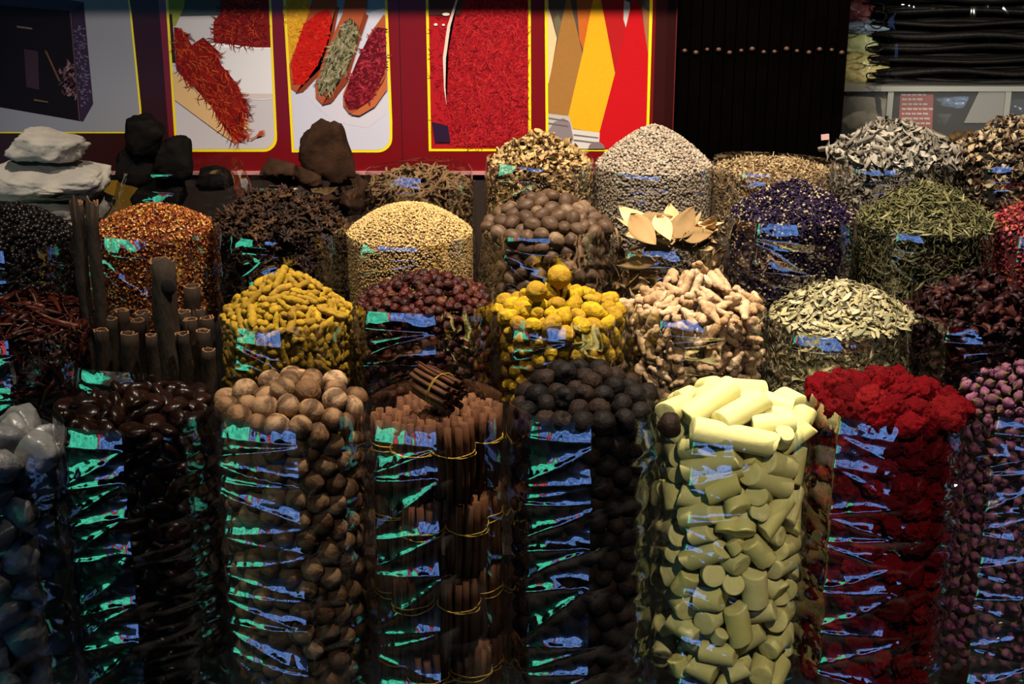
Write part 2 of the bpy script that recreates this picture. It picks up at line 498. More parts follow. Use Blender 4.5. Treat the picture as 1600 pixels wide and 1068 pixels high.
def stuff(bag, name, grains, n, m, label, cat, seed=1, tilt=.5, smin=.7, smax=1.2, off=.004, sink=.0, rise=.003, layers=1, zlow=None, base_mat=None, smooth=True, group=None, ang=1.9):
    """one object: n small grains over the heap and wall"""
    R = np.random.default_rng(seed)
    zlow = bag.zmin if zlow is None else zlow
    pts, nn, heap = scatter(bag, n, seed, zlow, best=1, ang=ang)
    M = rot_to(nn, R, tilt=tilt)
    sc = R.uniform(smin, smax, n)
    lift = np.where(heap, R.uniform(-.5, 1, n) * rise, R.uniform(-1, -.1, n) * rise) - sink
    pts = pts + nn * lift[:, None]
    gi = R.integers(0, len(grains), n)
    Vs, Fs, b = [], {}, 0
    for g, (gv, gf) in enumerate(grains):
        k = np.nonzero(gi == g)[0]
        if not len(k): continue
        V = np.einsum('nij,vj->nvi', M[k] * sc[k][:, None, None], gv) + pts[k][:, None]
        Vs.append(V.reshape(-1, 3))
        for f in gf:
            f = np.asarray(f)
            ff = f[None] + (np.arange(len(k)) * len(gv))[:, None, None] + b
            Fs.setdefault(f.shape[1], []).append(ff.reshape(-1, f.shape[1]))
        b += len(k) * len(gv)
    # keep the grains by the wall inside the film
    V = np.concatenate(Vs)
    dx, dy = V[:, 0] - bag.cx, V[:, 1] - bag.cy; rho = np.hypot(dx, dy); f = np.minimum(1, (bag.R - .001) / np.maximum(rho, 1e-6))
    V[:, 0], V[:, 1] = bag.cx + dx * f, bag.cy + dy * f
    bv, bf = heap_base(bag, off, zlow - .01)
    nb = 0
    Fk = {k: np.concatenate(v) for k, v in Fs.items()}
    mi = []
    FF = []
    for k in sorted(Fk):
        FF.append(Fk[k]); mi.append(np.zeros(len(Fk[k]), int))
    for f in bf:
        FF.append(f + len(V)); mi.append(np.ones(len(f), int))
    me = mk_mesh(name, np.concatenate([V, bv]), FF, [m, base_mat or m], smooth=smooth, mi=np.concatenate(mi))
    o = obj(name, me)
    o.data.transform(Matrix.Translation((-bag.cx, -bag.cy, -(zlow - .01)))); o.location = (bag.cx, bag.cy, zlow - .01)
    return tag(o, label, cat, group, 'stuff')

def lay(bag, meshes, n, name, labels, cat, group, seed=1, tilt=.35, smin=.8, smax=1.2, rise=.003, heap_only=True, zlow=None, best=8, front=True, ang=1.5):
    """n flat or curled separate pieces laid over the surface, evenly spread"""
    R = np.random.default_rng(seed)
    pts, nn, heap = scatter(bag, n, seed, zlow, best=best, heap_only=heap_only, front=front, ang=ang)
    M = rot_to(nn, R, tilt=tilt)
    out, protos = [], {}
    for k in range(n):
        v = int(R.integers(0, len(meshes)))
        if v not in protos: o = protos[v] = obj(name, meshes[v])
        else:
            o = protos[v].copy(); COL.objects.link(o)
        mm = Matrix([list(M[k][i]) for i in range(3)]).to_quaternion()
        o.rotation_mode = 'QUATERNION'; o.rotation_quaternion = mm
        s = R.uniform(smin, smax); o.scale = (s, s, s)
        p = pts[k] + nn[k] * (R.uniform(0, 1) * rise if heap[k] else -R.uniform(.3, 1) * max(rise, .006))
        o.location = p
        tag(o, labels['heap'] if heap[k] else labels['wall'], cat, group)
        out.append((o, bool(heap[k])))
    ITEMS.append((bag, out, labels))
    return out
#@@PART2
# ------------------------------------------------------------------ materials of the goods
M = {}
M['lime'] = mat('dried_lime_skin', [(.13, .062, .026), (.30, .165, .08), (.44, .275, .15), (.19, .10, .045), (.33, .19, .095)], rough=.62, mott=(.04, .018, .008), mscale=75, mamt=.8, bump=.7, bscale=150, wave=(.4, 1, 1))
M['black_lime'] = mat('black_lime_skin', [(.0045, .0034, .003), (.009, .0064, .0056), (.026, .013, .008)], rough=.6, spec=.10, mott=(.006, .005, .005), mscale=60, bump=.6, bscale=170)
M['nutmeg'] = mat('nutmeg_shell', [(.040, .020, .011), (.10, .058, .033), (.062, .034, .020), (.18, .112, .066)], rough=.5, mott=(.02, .010, .007), mscale=140, bump=.4, bscale=130, wave=(.3, 1, 1))
M['nut'] = mat('glossy_nut_skin', [(.009, .003, .002), (.018, .006, .0035), (.006, .0025, .002)], rough=.27, spec=.24, mott=(.008, .004, .003), mscale=30)
M['finger'] = mat('turmeric_finger_skin', [(.28, .17, .009), (.40, .25, .014), (.22, .125, .008), (.36, .21, .026)], rough=.8, mott=(.20, .11, .012), mscale=120, bump=.5, bscale=220)
M['bulb'] = mat('turmeric_bulb_skin', [(.38, .235, .005), (.48, .31, .007), (.29, .165, .007), (.40, .245, .018)], rough=.8, mott=(.24, .12, .01), mscale=95, mamt=.7, bump=.7, bscale=150)
M['ginger'] = mat('ginger_skin', [(.44, .28, .15), (.58, .40, .24), (.36, .21, .10), (.64, .47, .30)], rough=.8, mott=(.30, .17, .08), mscale=80, mamt=.55, bump=.6, bscale=140)
M['hip'] = mat('rose_hip_skin', [(.022, .002, .0015), (.055, .006, .003), (.010, .0015, .002), (.09, .018, .005)], rough=.35, spec=.26, mott=(.012, .003, .003), mscale=140, bump=.8, bscale=260)
M['sulphur'] = mat('pale_yellow_stick', [(.62, .58, .21), (.68, .63, .27), (.63, .585, .18)], rough=.55, mott=(.62, .56, .22), mscale=35, mamt=.4, bump=.25, bscale=60)
M['cock'] = mat('cockscomb_velvet', [(.075, .001, .0025), (.13, .0016, .004), (.04, .0008, .0015), (.19, .006, .008)], rough=.9, spec=.06, mott=(.06, .001, .003), mscale=150, bump=1, bscale=320, sheen=0)
M['petal'] = mat('rosebud_petal', [(.10, .018, .06), (.17, .04, .11), (.06, .010, .035), (.23, .08, .14)], rough=.7, mott=(.26, .12, .16), mscale=110, mamt=.6)
M['sepal'] = mat('rosebud_sepal', [(.09, .065, .02), (.14, .10, .04), (.06, .04, .014)], rough=.8)
M['alum'] = mat('alum_crystal', [(.20, .20, .19), (.28, .275, .26), (.15, .15, .15)], rough=.3, spec=.6, mott=(.35, .36, .38), mscale=28, bump=.5, bscale=70, sss=.0)
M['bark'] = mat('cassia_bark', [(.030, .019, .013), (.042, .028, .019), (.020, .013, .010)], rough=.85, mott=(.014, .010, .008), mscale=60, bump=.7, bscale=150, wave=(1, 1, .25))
M['bark_shaded'] = mat('cassia_bark_shaded', [(.012, .007, .004), (.020, .011, .006), (.008, .005, .003)], rough=.85, bump=.7, bscale=150, wave=(1, 1, .25))  # same bark, its colour darkened to give the short tubes their shade
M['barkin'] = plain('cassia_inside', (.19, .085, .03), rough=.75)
M['stick'] = mat('cinnamon_bark', [(.10, .036, .014), (.15, .060, .024), (.065, .022, .009), (.20, .088, .038)], rough=.65, mott=(.022, .008, .004), mscale=90, bump=.4, bscale=200, wave=(1, 1, .2))
M['band'] = plain('yellow_rubber', (.50, .32, .04), rough=.45)
M['chili'] = mat('dry_chili_skin', [(.020, .0025, .0015), (.034, .004, .002), (.010, .0015, .0015), (.06, .011, .004)], rough=.35, spec=.2, bump=.6, bscale=90)
M['bay'] = mat('bay_leaf', [(.50, .32, .15), (.62, .42, .22), (.36, .22, .09), (.18, .11, .04)], rough=.65, mott=(.30, .17, .07), mscale=30, mamt=.4)
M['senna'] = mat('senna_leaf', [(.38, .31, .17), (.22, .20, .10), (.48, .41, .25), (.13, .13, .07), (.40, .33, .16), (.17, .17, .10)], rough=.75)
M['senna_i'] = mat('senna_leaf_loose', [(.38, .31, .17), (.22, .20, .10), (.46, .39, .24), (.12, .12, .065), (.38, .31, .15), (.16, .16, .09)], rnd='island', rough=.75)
M['hibiscus'] = mat('hibiscus_petal', [(.014, .002, .003), (.028, .004, .005), (.008, .002, .002), (.05, .012, .010)], rough=.5, bump=.6, bscale=120)
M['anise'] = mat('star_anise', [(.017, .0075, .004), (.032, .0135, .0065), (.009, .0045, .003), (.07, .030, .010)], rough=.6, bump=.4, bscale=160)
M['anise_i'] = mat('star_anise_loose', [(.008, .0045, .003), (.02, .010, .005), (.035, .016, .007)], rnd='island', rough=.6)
M['root'] = mat('dry_root', [(.12, .068, .03), (.19, .115, .055), (.07, .038, .018)], rough=.8, mott=(.10, .055, .025), mscale=70, bump=.6, bscale=150)
M['wrock'] = mat('white_rock', [(.38, .345, .30)], rough=.9, mott=(.24, .225, .21), mscale=18, mamt=.6, bump=.9, bscale=45)
M['brock'] = mat('black_rock', [(.0025, .002, .0018)], rough=.7, spec=.05, mott=(.006, .004, .003), mscale=14, bump=.9, bscale=40)
M['rrock'] = mat('brown_rock', [(.018, .0085, .005)], rough=.85, spec=.05, mott=(.045, .021, .012), mscale=20, mamt=.6, bump=1, bscale=45)
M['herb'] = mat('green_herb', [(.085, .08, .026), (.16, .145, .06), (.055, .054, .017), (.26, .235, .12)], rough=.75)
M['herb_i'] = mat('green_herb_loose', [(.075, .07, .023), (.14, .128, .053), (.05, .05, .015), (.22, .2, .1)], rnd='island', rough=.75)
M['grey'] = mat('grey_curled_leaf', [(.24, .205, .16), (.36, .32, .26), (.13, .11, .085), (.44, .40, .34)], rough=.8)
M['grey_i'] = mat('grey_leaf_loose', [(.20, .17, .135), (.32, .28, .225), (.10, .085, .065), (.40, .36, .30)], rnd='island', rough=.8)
M['coriander'] = mat('coriander_seed', [(.44, .28, .105), (.55, .37, .15), (.32, .19, .065), (.62, .44, .21)], rnd='island', rough=.65)
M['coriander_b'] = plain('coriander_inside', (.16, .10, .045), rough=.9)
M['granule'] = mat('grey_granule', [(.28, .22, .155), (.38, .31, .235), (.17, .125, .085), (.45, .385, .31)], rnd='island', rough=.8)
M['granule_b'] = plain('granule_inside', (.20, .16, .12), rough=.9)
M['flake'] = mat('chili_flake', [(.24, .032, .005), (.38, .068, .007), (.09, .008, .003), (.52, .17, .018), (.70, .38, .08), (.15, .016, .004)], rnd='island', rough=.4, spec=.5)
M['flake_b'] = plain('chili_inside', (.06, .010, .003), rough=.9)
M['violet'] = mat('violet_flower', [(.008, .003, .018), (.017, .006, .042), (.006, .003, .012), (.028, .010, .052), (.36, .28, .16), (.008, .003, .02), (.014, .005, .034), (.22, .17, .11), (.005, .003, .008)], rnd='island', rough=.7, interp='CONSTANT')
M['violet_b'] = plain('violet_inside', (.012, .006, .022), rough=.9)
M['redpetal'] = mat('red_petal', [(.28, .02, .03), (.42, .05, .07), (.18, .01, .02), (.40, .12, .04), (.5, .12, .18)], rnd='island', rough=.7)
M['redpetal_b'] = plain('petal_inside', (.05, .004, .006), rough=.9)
M['tan'] = mat('tan_flower', [(.36, .22, .09), (.48, .31, .14), (.22, .125, .05), (.30, .19, .06), (.56, .40, .2)], rnd='island', rough=.8)
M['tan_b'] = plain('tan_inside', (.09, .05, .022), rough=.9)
M['straw'] = mat('straw_bit', [(.32, .21, .10), (.44, .31, .16), (.22, .14, .07), (.55, .42, .25)], rnd='island', rough=.8)
M['brownflake'] = mat('brown_flake', [(.30, .19, .09), (.46, .34, .20), (.10, .055, .03), (.05, .03, .02), (.58, .46, .30), (.14, .08, .04)], rnd='island', rough=.8)
M['dark_i'] = mat('dark_resin', [(.005, .004, .0035), (.009, .006, .005), (.004, .003, .003), (.007, .005, .004), (.005, .004, .004), (.010, .007, .005), (.004, .003, .003), (.006, .004, .004), (.008, .006, .005), (.005, .004, .003), (.004, .003, .003), (.2, .145, .09)], rnd='island', rough=.3, spec=.25, interp='CONSTANT')
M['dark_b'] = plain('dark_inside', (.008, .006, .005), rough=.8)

# ------------------------------------------------------------------ shapes of the goods
def to_mesh(name, VF, m, smooth=True): return mk_mesh(name, VF[0], VF[1] if isinstance(VF[1], list) else [VF[1]], m, smooth)

def lime_np(seed, r=.021, dim=.06, ribs=.012, wr=.03):
    V, F = ball_np(22, 15); R = random.Random(seed)
    k = R.choice([6, 7, 8, 9]); ph = R.uniform(0, 6)
    sx = R.uniform(.88, 1.0)
    for i, p in enumerate(V):
        a = math.atan2(p[2], p[1]); lat = abs(p[0])
        q = 1 + ribs * math.cos(k * a + ph) * (lat ** 1.5) * 2.2 + wr * nz(p, 1.7, seed) + .4 * wr * nz(p, 4.5, seed + 3)
        if p[0] > .80: q -= dim * ((p[0] - .80) / .2) ** 2 * 2.0
        if p[0] < -.93: q += .05 * ((-p[0] - .93) / .07)
        V[i] = p * q * r
    V[:, 0] *= sx
    return V, F
def nutmeg_np(seed, r=.0145):
    V, F = ball_np(20, 14)
    for i, p in enumerate(V):
        a = math.atan2(p[2], p[1])
        q = 1 + .016 * math.sin(9 * a + 3 * nz(p, 2, seed)) * (1 - p[0] ** 2) + .05 * nz(p, 1.5, seed)
        V[i] = p * q * r
    V[:, 0] *= 1.25
    return V, F
def nut_np(seed, L=.021):
    V, F = ball_np(20, 14)
    for i, p in enumerate(V):
        x, y, z = p
        y = y * .72 - .16 * (1 - x * x) ** 1.0 * (1 if y < 0 else .3) * .5
        z = z * (.42 + .06 * nz(p, 1.5, seed))
        e = 1 + .06 * nz(p, 1.3, seed)
        V[i] = np.array([x, y, z * (1 + .18 * max(0, y))]) * e * L
    return V, F
def finger_np(seed, hl=.021, r=.0075):
    R = random.Random(seed)
    p, rad = capsule_path(hl, r, 11, bend=R.uniform(-.005, .005), seed=seed, wob=.0009, taper=R.uniform(0, .3))
    rad = [q * (1 + .09 * math.sin(k * 2.3 + seed)) for k, q in enumerate(rad)]
    V, F = tube_np(p, rad, 12)
    parts = [(displace(V, .0017, 150, seed, 2), F)]
    if seed % 3 == 0:
        s = R.uniform(-.4, .5) * hl
        p2 = [(s, 0, 0), (s + .003, r * .8, r * .5), (s + .006, r * 1.5, r * .7), (s + .008, r * 1.9, r * .8)]
        parts.append(tube_np(p2, [r * .7, r * .75, r * .6, r * .12], 10))
    return join_np(parts)
def bulb_np(seed, r=.0165):
    R = random.Random(seed); V, F = ball_np(24, 22)
    el = R.uniform(1.0, 1.5); tip = R.uniform(.0, .3); fr = R.uniform(14, 22)
    kn = [(R.uniform(-.6, .6), R.uniform(0, 6.3)) for _ in range(R.choice([0, 1, 2]))]
    for i, p in enumerate(V):
        a = math.atan2(p[2], p[1])
        q = 1 + .09 * nz(p, 1.4, seed) + .045 * nz(p, 4.5, seed + 2) + .018 * math.sin(p[0] * fr + .8 * nz(p, 2, seed))
        q *= 1 - tip * max(0, p[0]) ** 2 * (p[1] ** 2 + p[2] ** 2)
        for kx, ka in kn:
            c = np.array([kx, math.sqrt(1 - kx * kx) * math.cos(ka), math.sqrt(1 - kx * kx) * math.sin(ka)])
            q += .3 * math.exp(-((p - c) ** 2).sum() / .07)
        V[i] = p * q * r
    V[:, 0] *= el
    return V, F
def ginger_np(seed):
    R = random.Random(seed); n = R.choice([4, 5, 6]); sp = []
    x = -.02; y = 0; z = 0; dy = R.uniform(-.004, .004)
    for k in range(n):
        r = R.uniform(.0065, .0105) * (.8 if k in (0, n - 1) else 1)
        for j in range(2):
            sp.append((x, y, z, r * R.uniform(.9, 1.05))); x += .04 / n / 2; y += dy / 2; z += R.uniform(-.001, .001)
        dy += R.uniform(-.0045, .0045)
    for k in range(R.choice([1, 2, 2])):
        b = sp[R.randrange(1, len(sp) - 1)]; a = R.uniform(0, 6.3); d = R.uniform(.007, .011); dx = R.uniform(-.006, .006)
        for j in (.4, .75, 1.0): sp.append((b[0] + dx * j, b[1] + d * math.cos(a) * j, b[2] + d * .6 * math.sin(a) * j, R.uniform(.005, .0075)))
    V, F = remesh_blob(sp, .0016, 3)
    V *= 1.18; V[:, 2] *= .78
    V = displace(V, .0011, 190, seed, 2)
    return V, F
def hip_np(seed, r=.0098):
    V, F = ball_np(20, 14)
    for i, p in enumerate(V):
        q = 1 + .16 * nz(p, 1.6, seed) + .14 * (1 - 2.5 * abs(nz(p, 2.8, seed + 4))) * .7 + .05 * nz(p, 6, seed)
        if p[0] > .85: q -= .25 * (p[0] - .85) / .15
        V[i] = p * q * r
    return V, F
def stick_np(seed, hl, r):
    """a cast stick with broken or bevelled ends"""
    R = random.Random(seed); ns = 20
    t1, t2 = R.uniform(-.35, .35), R.uniform(-.35, .35); b1, b2 = R.uniform(0, 6), R.uniform(0, 6)
    L = hl + r * .55
    V, q = [], []
    prof = [(-1, .5, 0), (-1, .90, 0), (-1, .985, .05), (-1, 1, .14), (-.4, 1.01, 0), (0, 1, 0), (.4, 1.01, 0), (1, 1, -.14), (1, .985, -.05), (1, .90, 0), (1, .5, 0)]
    flatside = R.random() < .45; fa = R.uniform(0, 6.3)
    for sx, rr, off in prof:
        for i in range(ns):
            a = 2 * PI * i / ns
            k = rr
            if flatside: k = min(k, .80 / max(.2, math.cos(a - fa))) if math.cos(a - fa) > .3 else k
            k *= 1 + .025 * noise.noise(Vector((math.cos(a) * 1.3, math.sin(a) * 1.3 + sx, seed * 2.2)))
            tl = t1 * math.cos(a - b1) if sx < 0 else t2 * math.cos(a - b2)
            rg = .10 * noise.noise(Vector((math.cos(a) * 2 * rr, math.sin(a) * 2 * rr, seed + sx * 5)))
            x = sx * L + (off * r) + ((tl * rr + rg) * r if abs(sx) == 1 else 0)
            V.append((x, k * r * math.cos(a), k * r * math.sin(a)))
    n = len(prof)
    for k in range(n - 1):
        for i in range(ns):
            j = (i + 1) % ns; q.append((k * ns + i, (k + 1) * ns + i, (k + 1) * ns + j, k * ns + j))
    V.append(tuple(np.mean(V[:ns], 0))); V.append(tuple(np.mean(V[(n - 1) * ns:n * ns], 0)))
    t = []
    for i in range(ns):
        j = (i + 1) % ns; t.append((len(V) - 2, i, j)); t.append((len(V) - 1, (n - 1) * ns + j, (n - 1) * ns + i))
    return np.array(V), [np.array(q), np.array(t)]
def cock_np(seed, r=.025):
    V, F = ball_np(40, 26); R = random.Random(seed)
    for i, p in enumerate(V):
        n = nz(p, 2.2, seed); fold = 1 - 2.4 * abs(nz((p[0] * 1.0, p[1], p[2]), 3.6, seed + 5)); fr = nz(p, 9, seed + 8)
        q = .86 + .22 * n + .17 * fold + .10 * fr
        V[i] = p * q * r
    V[:, 2] *= .68; V[:, 0] *= 1.15
    return V, F
def bud_np(seed, L=.0105):
    """rosebud: overlapping petals closing to a tip, five sepals and a stub of stem"""
    R = random.Random(seed); petals = []; ns = 8
    for k in range(6):
        a0 = k * 2.4 + R.uniform(-.2, .2); w = 1.25 if k < 3 else 1.5; lay = .86 + .05 * k
        V, q = [], []
        nx = 7
        for i in range(nx):
            s = i / (nx - 1)
            rad = math.sin(min(1, s * 1.1 + .12) * PI * .80) ** .75 * .62 * lay + .02
            x = -.75 + 1.75 * s - .06 * k * s
            ww = w * (1 - .55 * s ** 3)
            for j in range(ns):
                a = a0 + ww * (-1 + 2 * j / (ns - 1))
                edge = abs(-1 + 2 * j / (ns - 1))
                rr = rad * (1 + .06 * edge ** 3 * s)
                V.append((x * L - .12 * L * edge ** 2 * s, rr * L * math.cos(a), rr * L * math.sin(a)))
        for i in range(nx - 1):
            for j in range(ns - 1): q.append((i * ns + j, i * ns + j + 1, (i + 1) * ns + j + 1, (i + 1) * ns + j))
        petals.append((np.array(V), [np.array(q)]))
    Vp, Fp = join_np(petals)
    core, cf = ball_np(8, 6); core = core * np.array([.85, .5, .5]) * L + np.array([.05 * L, 0, 0])
    Vp, Fp = join_np([(Vp, Fp), (core, cf)])
    np_ = sum(len(f) for f in Fp)
    seps = []
    for k in range(5):
        a = k * 2 * PI / 5 + R.uniform(-.1, .1)
        pts = []
        for s, w in ((0, .20), (.35, .22), (.7, .12), (1, .01)):
            x = -.80 + s * 1.15; rr = .30 + .36 * math.sin(min(1, s * 1.2) * PI * .6)
            for d in (-1, 0, 1):
                pts.append((x * L, (rr + (.03 if d == 0 else 0)) * L * math.cos(a + d * w * 1.6), (rr + (.03 if d == 0 else 0)) * L * math.sin(a + d * w * 1.6)))
        q = [(i * 3 + j, i * 3 + j + 1, (i + 1) * 3 + j + 1, (i + 1) * 3 + j) for i in range(3) for j in range(2)]
        seps.append((np.array(pts), [np.array(q)]))
    st = tube_np([(-1.25 * L, 0, 0), (-.95 * L, 0, 0), (-.75 * L, 0, 0), (-.6 * L, 0, 0)], [.10 * L, .12 * L, .3 * L, .4 * L], 8)
    Vs, Fs = join_np(seps + [st])
    return Vp, Fp, Vs, Fs
def bud_mesh(seed):
    Vp, Fp, Vs, Fs = bud_np(seed)
    V, F = join_np([(Vp, Fp), (Vs, Fs)])
    # material by where a face's vertices lie
    mi = np.concatenate([(f[:, 0] >= len(Vp)).astype(int) for f in F])
    return mk_mesh('rosebud', V, F, [M['petal'], M['sepal']], True, mi)
def crystal_np(seed, r=.03):
    R = random.Random(seed); bm = bmesh.new()
    for k in range(26):
        a, b = R.uniform(0, 6.3), math.acos(R.uniform(-1, 1)); q = r * R.uniform(.75, 1.1)
        bm.verts.new((q * math.sin(b) * math.cos(a), q * .85 * math.sin(b) * math.sin(a), q * .8 * math.cos(b)))
    bmesh.ops.convex_hull(bm, input=bm.verts)
    bmesh.ops.delete(bm, geom=[v for v in bm.verts if not v.link_faces], context='VERTS')
    bmesh.ops.bevel(bm, geom=bm.edges[:], offset=r * .06, segments=2, affect='EDGES', profile=.6)
    bmesh.ops.triangulate(bm, faces=[f for f in bm.faces if len(f.verts) > 4])
    bm.verts.index_update(); V = np.array([v.co[:] for v in bm.verts]); fs = {}
    for f in bm.faces: fs.setdefault(len(f.verts), []).append([v.index for v in f.verts])
    bm.free()
    return V, [np.array(f) for f in fs.values()]
def quill_np(L, r0, r1, turns, thick, n=26, segs=5, seed=0, wob=.001, double=False, center=True, notch=0.0):
    """rolled bark along Z, both faces and the cut ends"""
    R = random.Random(seed); prof = []
    th = [2 * PI * turns * i / (n - 1) for i in range(n)]
    def sp(t, d): 
        f = t / th[-1]; r = r0 + (r1 - r0) * f + d
        return (r * math.cos(t), r * math.sin(t))
    loop = [sp(t, thick / 2) for t in th] + [sp(t, -thick / 2) for t in reversed(th)]
    m = len(loop); V, q = [], []; ph = R.uniform(0, 6)
    for k in range(segs + 1):
        z = L * (k / segs - (.5 if center else 0))
        ox, oy = wob * math.sin(k * 1.7 + ph), wob * math.cos(k * 1.3 + ph); sc = 1 + R.uniform(-.04, .04)
        for i, (x, y) in enumerate(loop):
            a = th[min(i, m - 1 - i)]
            dz = notch * noise.noise(Vector((math.cos(a) * 1.5, math.sin(a) * 1.5, seed))) if k == segs else 0
            V.append((x * sc + ox, y * sc + oy, z + dz))
    for k in range(segs):
        for i in range(m):
            j = (i + 1) % m; q.append((k * m + i, k * m + j, (k + 1) * m + j, (k + 1) * m + i))
    for base, rev in ((0, True), (segs * m, False)):
        for i in range(n - 1):
            f = (base + i, base + i + 1, base + m - 2 - i, base + m - 1 - i); q.append(f[::-1] if rev else f)
    V = np.array(V)
    if double:
        V2 = V * np.array([-1, 1, 1]) + np.array([double, 0, 0]); 
        return join_np([(V, np.array(q)), (V2, np.array(q)[:, ::-1])])
    return V, [np.array(q)]
def leaf_np(L, W, curl=.2, bend=.2, seed=0, nx=9, nyh=2, thick=.0004, twist=0.0, tip=1.0):
    """a leaf with thickness: blade along X, folded at the midrib, bent and curled"""
    R = random.Random(seed); ny = 2 * nyh + 1; V, q = [], []
    for side in (1, -1):
        for i in range(nx):
            s = i / (nx - 1); w = W * (math.sin(PI * min(1, s ** .85)) ** .8 if 0 < s < 1 else 0) + W * .03
            if tip > 1: w *= 1 - .3 * s ** tip
            for j in range(ny):
                v = -1 + 2 * j / (ny - 1)
                x, y, z = (s - .5) * L, v * w, curl * W * v * v + bend * L * (s - .5) ** 2 + .06 * W * noise.noise(Vector((s * 4, v * 2, seed)))
                tw = twist * (s - .5); y, z = y * math.cos(tw) - z * math.sin(tw), y * math.sin(tw) + z * math.cos(tw)
                V.append((x, y, z + side * thick / 2 * (1.8 if j == nyh else 1)))
    h = nx * ny
    for i in range(nx - 1):
        for j in range(ny - 1):
            a = (i * ny + j, (i + 1) * ny + j, (i + 1) * ny + j + 1, i * ny + j + 1)
            q.append(a); q.append(tuple(h + x for x in a[::-1]))
    for i in range(nx - 1):
        q.append((i * ny, h + i * ny, h + (i + 1) * ny, (i + 1) * ny)); j = ny - 1
        q.append((i * ny + j, (i + 1) * ny + j, h + (i + 1) * ny + j, h + i * ny + j))
    return np.array(V), [np.array(q)]
def anise_np(seed, r=.013):
    R = random.Random(seed); parts = []
    for k in range(R.choice([6, 7, 8])):
        a = k * 2 * PI / 8 + R.uniform(-.15, .15); l = r * R.uniform(.7, 1.1); up = R.uniform(-.1, .35)
        pth = [(0, 0, 0), (.35, 0, .03), (.7, 0, .06 + up * .2), (1.0, 0, .1 + up * .5), (1.15, 0, .2 + up)]
        pth = [(x * l * math.cos(a), x * l * math.sin(a), z * l) for x, y, z in pth]
        V, F = tube_np(pth, [.10 * l, .22 * l, .26 * l, .15 * l, .02 * l], 7)
        parts.append((V, F))
    return join_np(parts)
def chili_np(seed, hl=.032, r=.0075):
    R = random.Random(seed)
    n = 11; path, rad = [], []
    for k in range(n):
        s = k / (n - 1); path.append(((s - .5) * 2 * (hl + r), R.uniform(.006, .016) * 0 + .02 * (s - .4) ** 2 * (1 if seed % 2 else -1), .0012 * math.sin(seed + k)))
        rad.append(r * (1 - .85 * s ** 1.4) * (1 if k else .35) * R.uniform(.85, 1.1))
    V, F = tube_np(path, rad, 10, flat=.6)
    V = displace(V, .0012, 110, seed, 2)
    st = tube_np([(-(hl + r) - .014, .004, .002), (-(hl + r) - .006, .004, .001), (-(hl + r) + .002, .003, 0)], [.0012, .0013, .0028], 6)
    return join_np([(V, F), st])
def root_np(seed, hl=.03, r=.004):
    R = random.Random(seed); n = 8
    path = [((-1 + 2 * k / (n - 1)) * hl, .010 * math.sin(k * .8 + seed), R.uniform(-.003, .003)) for k in range(n)]
    parts = [tube_np(path, [r * R.uniform(.6, 1.2) * (1 - .5 * k / n) for k in range(n)], 7, flat=.7)]
    for j in range(2):
        b = path[R.randrange(2, n - 2)]
        d = Vector((R.uniform(-1, 1), R.uniform(-1, 1), R.uniform(-.4, 1))).normalized() * .014
        parts.append(tube_np([b, (b[0] + d.x * .5, b[1] + d.y * .5, b[2] + d.z * .6), (b[0] + d.x, b[1] + d.y, b[2] + d.z)], [r * .5, r * .4, r * .15], 6))
    return join_np(parts)
def rock_np(seed, sx, sy, sz, amp=.18, facet=.5, box=2.0):
    V, F = ball_np(80, 56)
    R = random.Random(seed); pl = []
    for k in range(11):
        d = Vector((R.uniform(-1, 1), R.uniform(-1, 1), R.uniform(-1, 1))).normalized(); pl.append((np.array(d), R.uniform(.62, .86)))
    for i, p in enumerate(V):
        q = float((abs(p[0]) ** box + abs(p[1]) ** box + abs(p[2]) ** box) ** (-1 / box)); q0 = q
        for d, h in pl:
            k = float(np.dot(p, d))
            if k * q0 > h: q = min(q, q0 * (1 - facet * (1 - h / (k * q0))))
        q += amp * nz(p, 1.6, seed) + amp * .4 * nz(p, 4, seed + 2) + amp * .26 * nz(p, 9, seed + 4) + amp * .2 * (1 - 2 * abs(nz(p, 16, seed + 6)))
        V[i] = p * q
    return V * np.array([sx, sy, sz]), F
def hull_rock_np(seed, sx, sy, sz, n=13, amp=.05, box=2.4, cuts=7):
    """broken angular rock: hull of a few points, roughened"""
    R = random.Random(seed); bm = bmesh.new()
    for k in range(n):
        d = Vector((R.gauss(0, 1), R.gauss(0, 1), R.gauss(0, 1))).normalized()
        d *= (abs(d.x) ** box + abs(d.y) ** box + abs(d.z) ** box) ** (-1 / box) * R.uniform(.9, 1.08); bm.verts.new(d)
    bmesh.ops.convex_hull(bm, input=bm.verts)
    bmesh.ops.delete(bm, geom=[v for v in bm.verts if not v.link_faces], context='VERTS')
    bmesh.ops.subdivide_edges(bm, edges=bm.edges[:], cuts=cuts, use_grid_fill=True)
    bmesh.ops.triangulate(bm, faces=bm.faces[:])
    for _ in range(3): bmesh.ops.smooth_vert(bm, verts=bm.verts, factor=.5, use_axis_x=True, use_axis_y=True, use_axis_z=True)
    bm.verts.index_update(); V = np.array([v.co[:] for v in bm.verts]); F = np.array([[v.index for v in f.verts] for f in bm.faces]); bm.free()
    V /= np.abs(V).max(0)
    for i, p in enumerate(V):
        V[i] = p * (1 + amp * nz(p, 2.2, seed) + amp * .7 * nz(p, 5, seed + 2) + amp * .5 * nz(p, 11, seed + 4) + amp * .35 * nz(p, 23, seed + 6))
    return V * np.array([sx, sy, sz]), [F]
def crumple_np(seed, L=.03, W=.014):
    V, F = leaf_np(L, W, curl=.9, bend=.5, seed=seed, nx=8, nyh=2, thick=.0006, twist=random.Random(seed).uniform(-1.5, 1.5))
    for i, p in enumerate(V): V[i] = p + .22 * W * np.array([nz(p, 120, seed), nz(p, 120, seed + 1), nz(p, 120, seed + 2)]) * 1.6
    return V, F
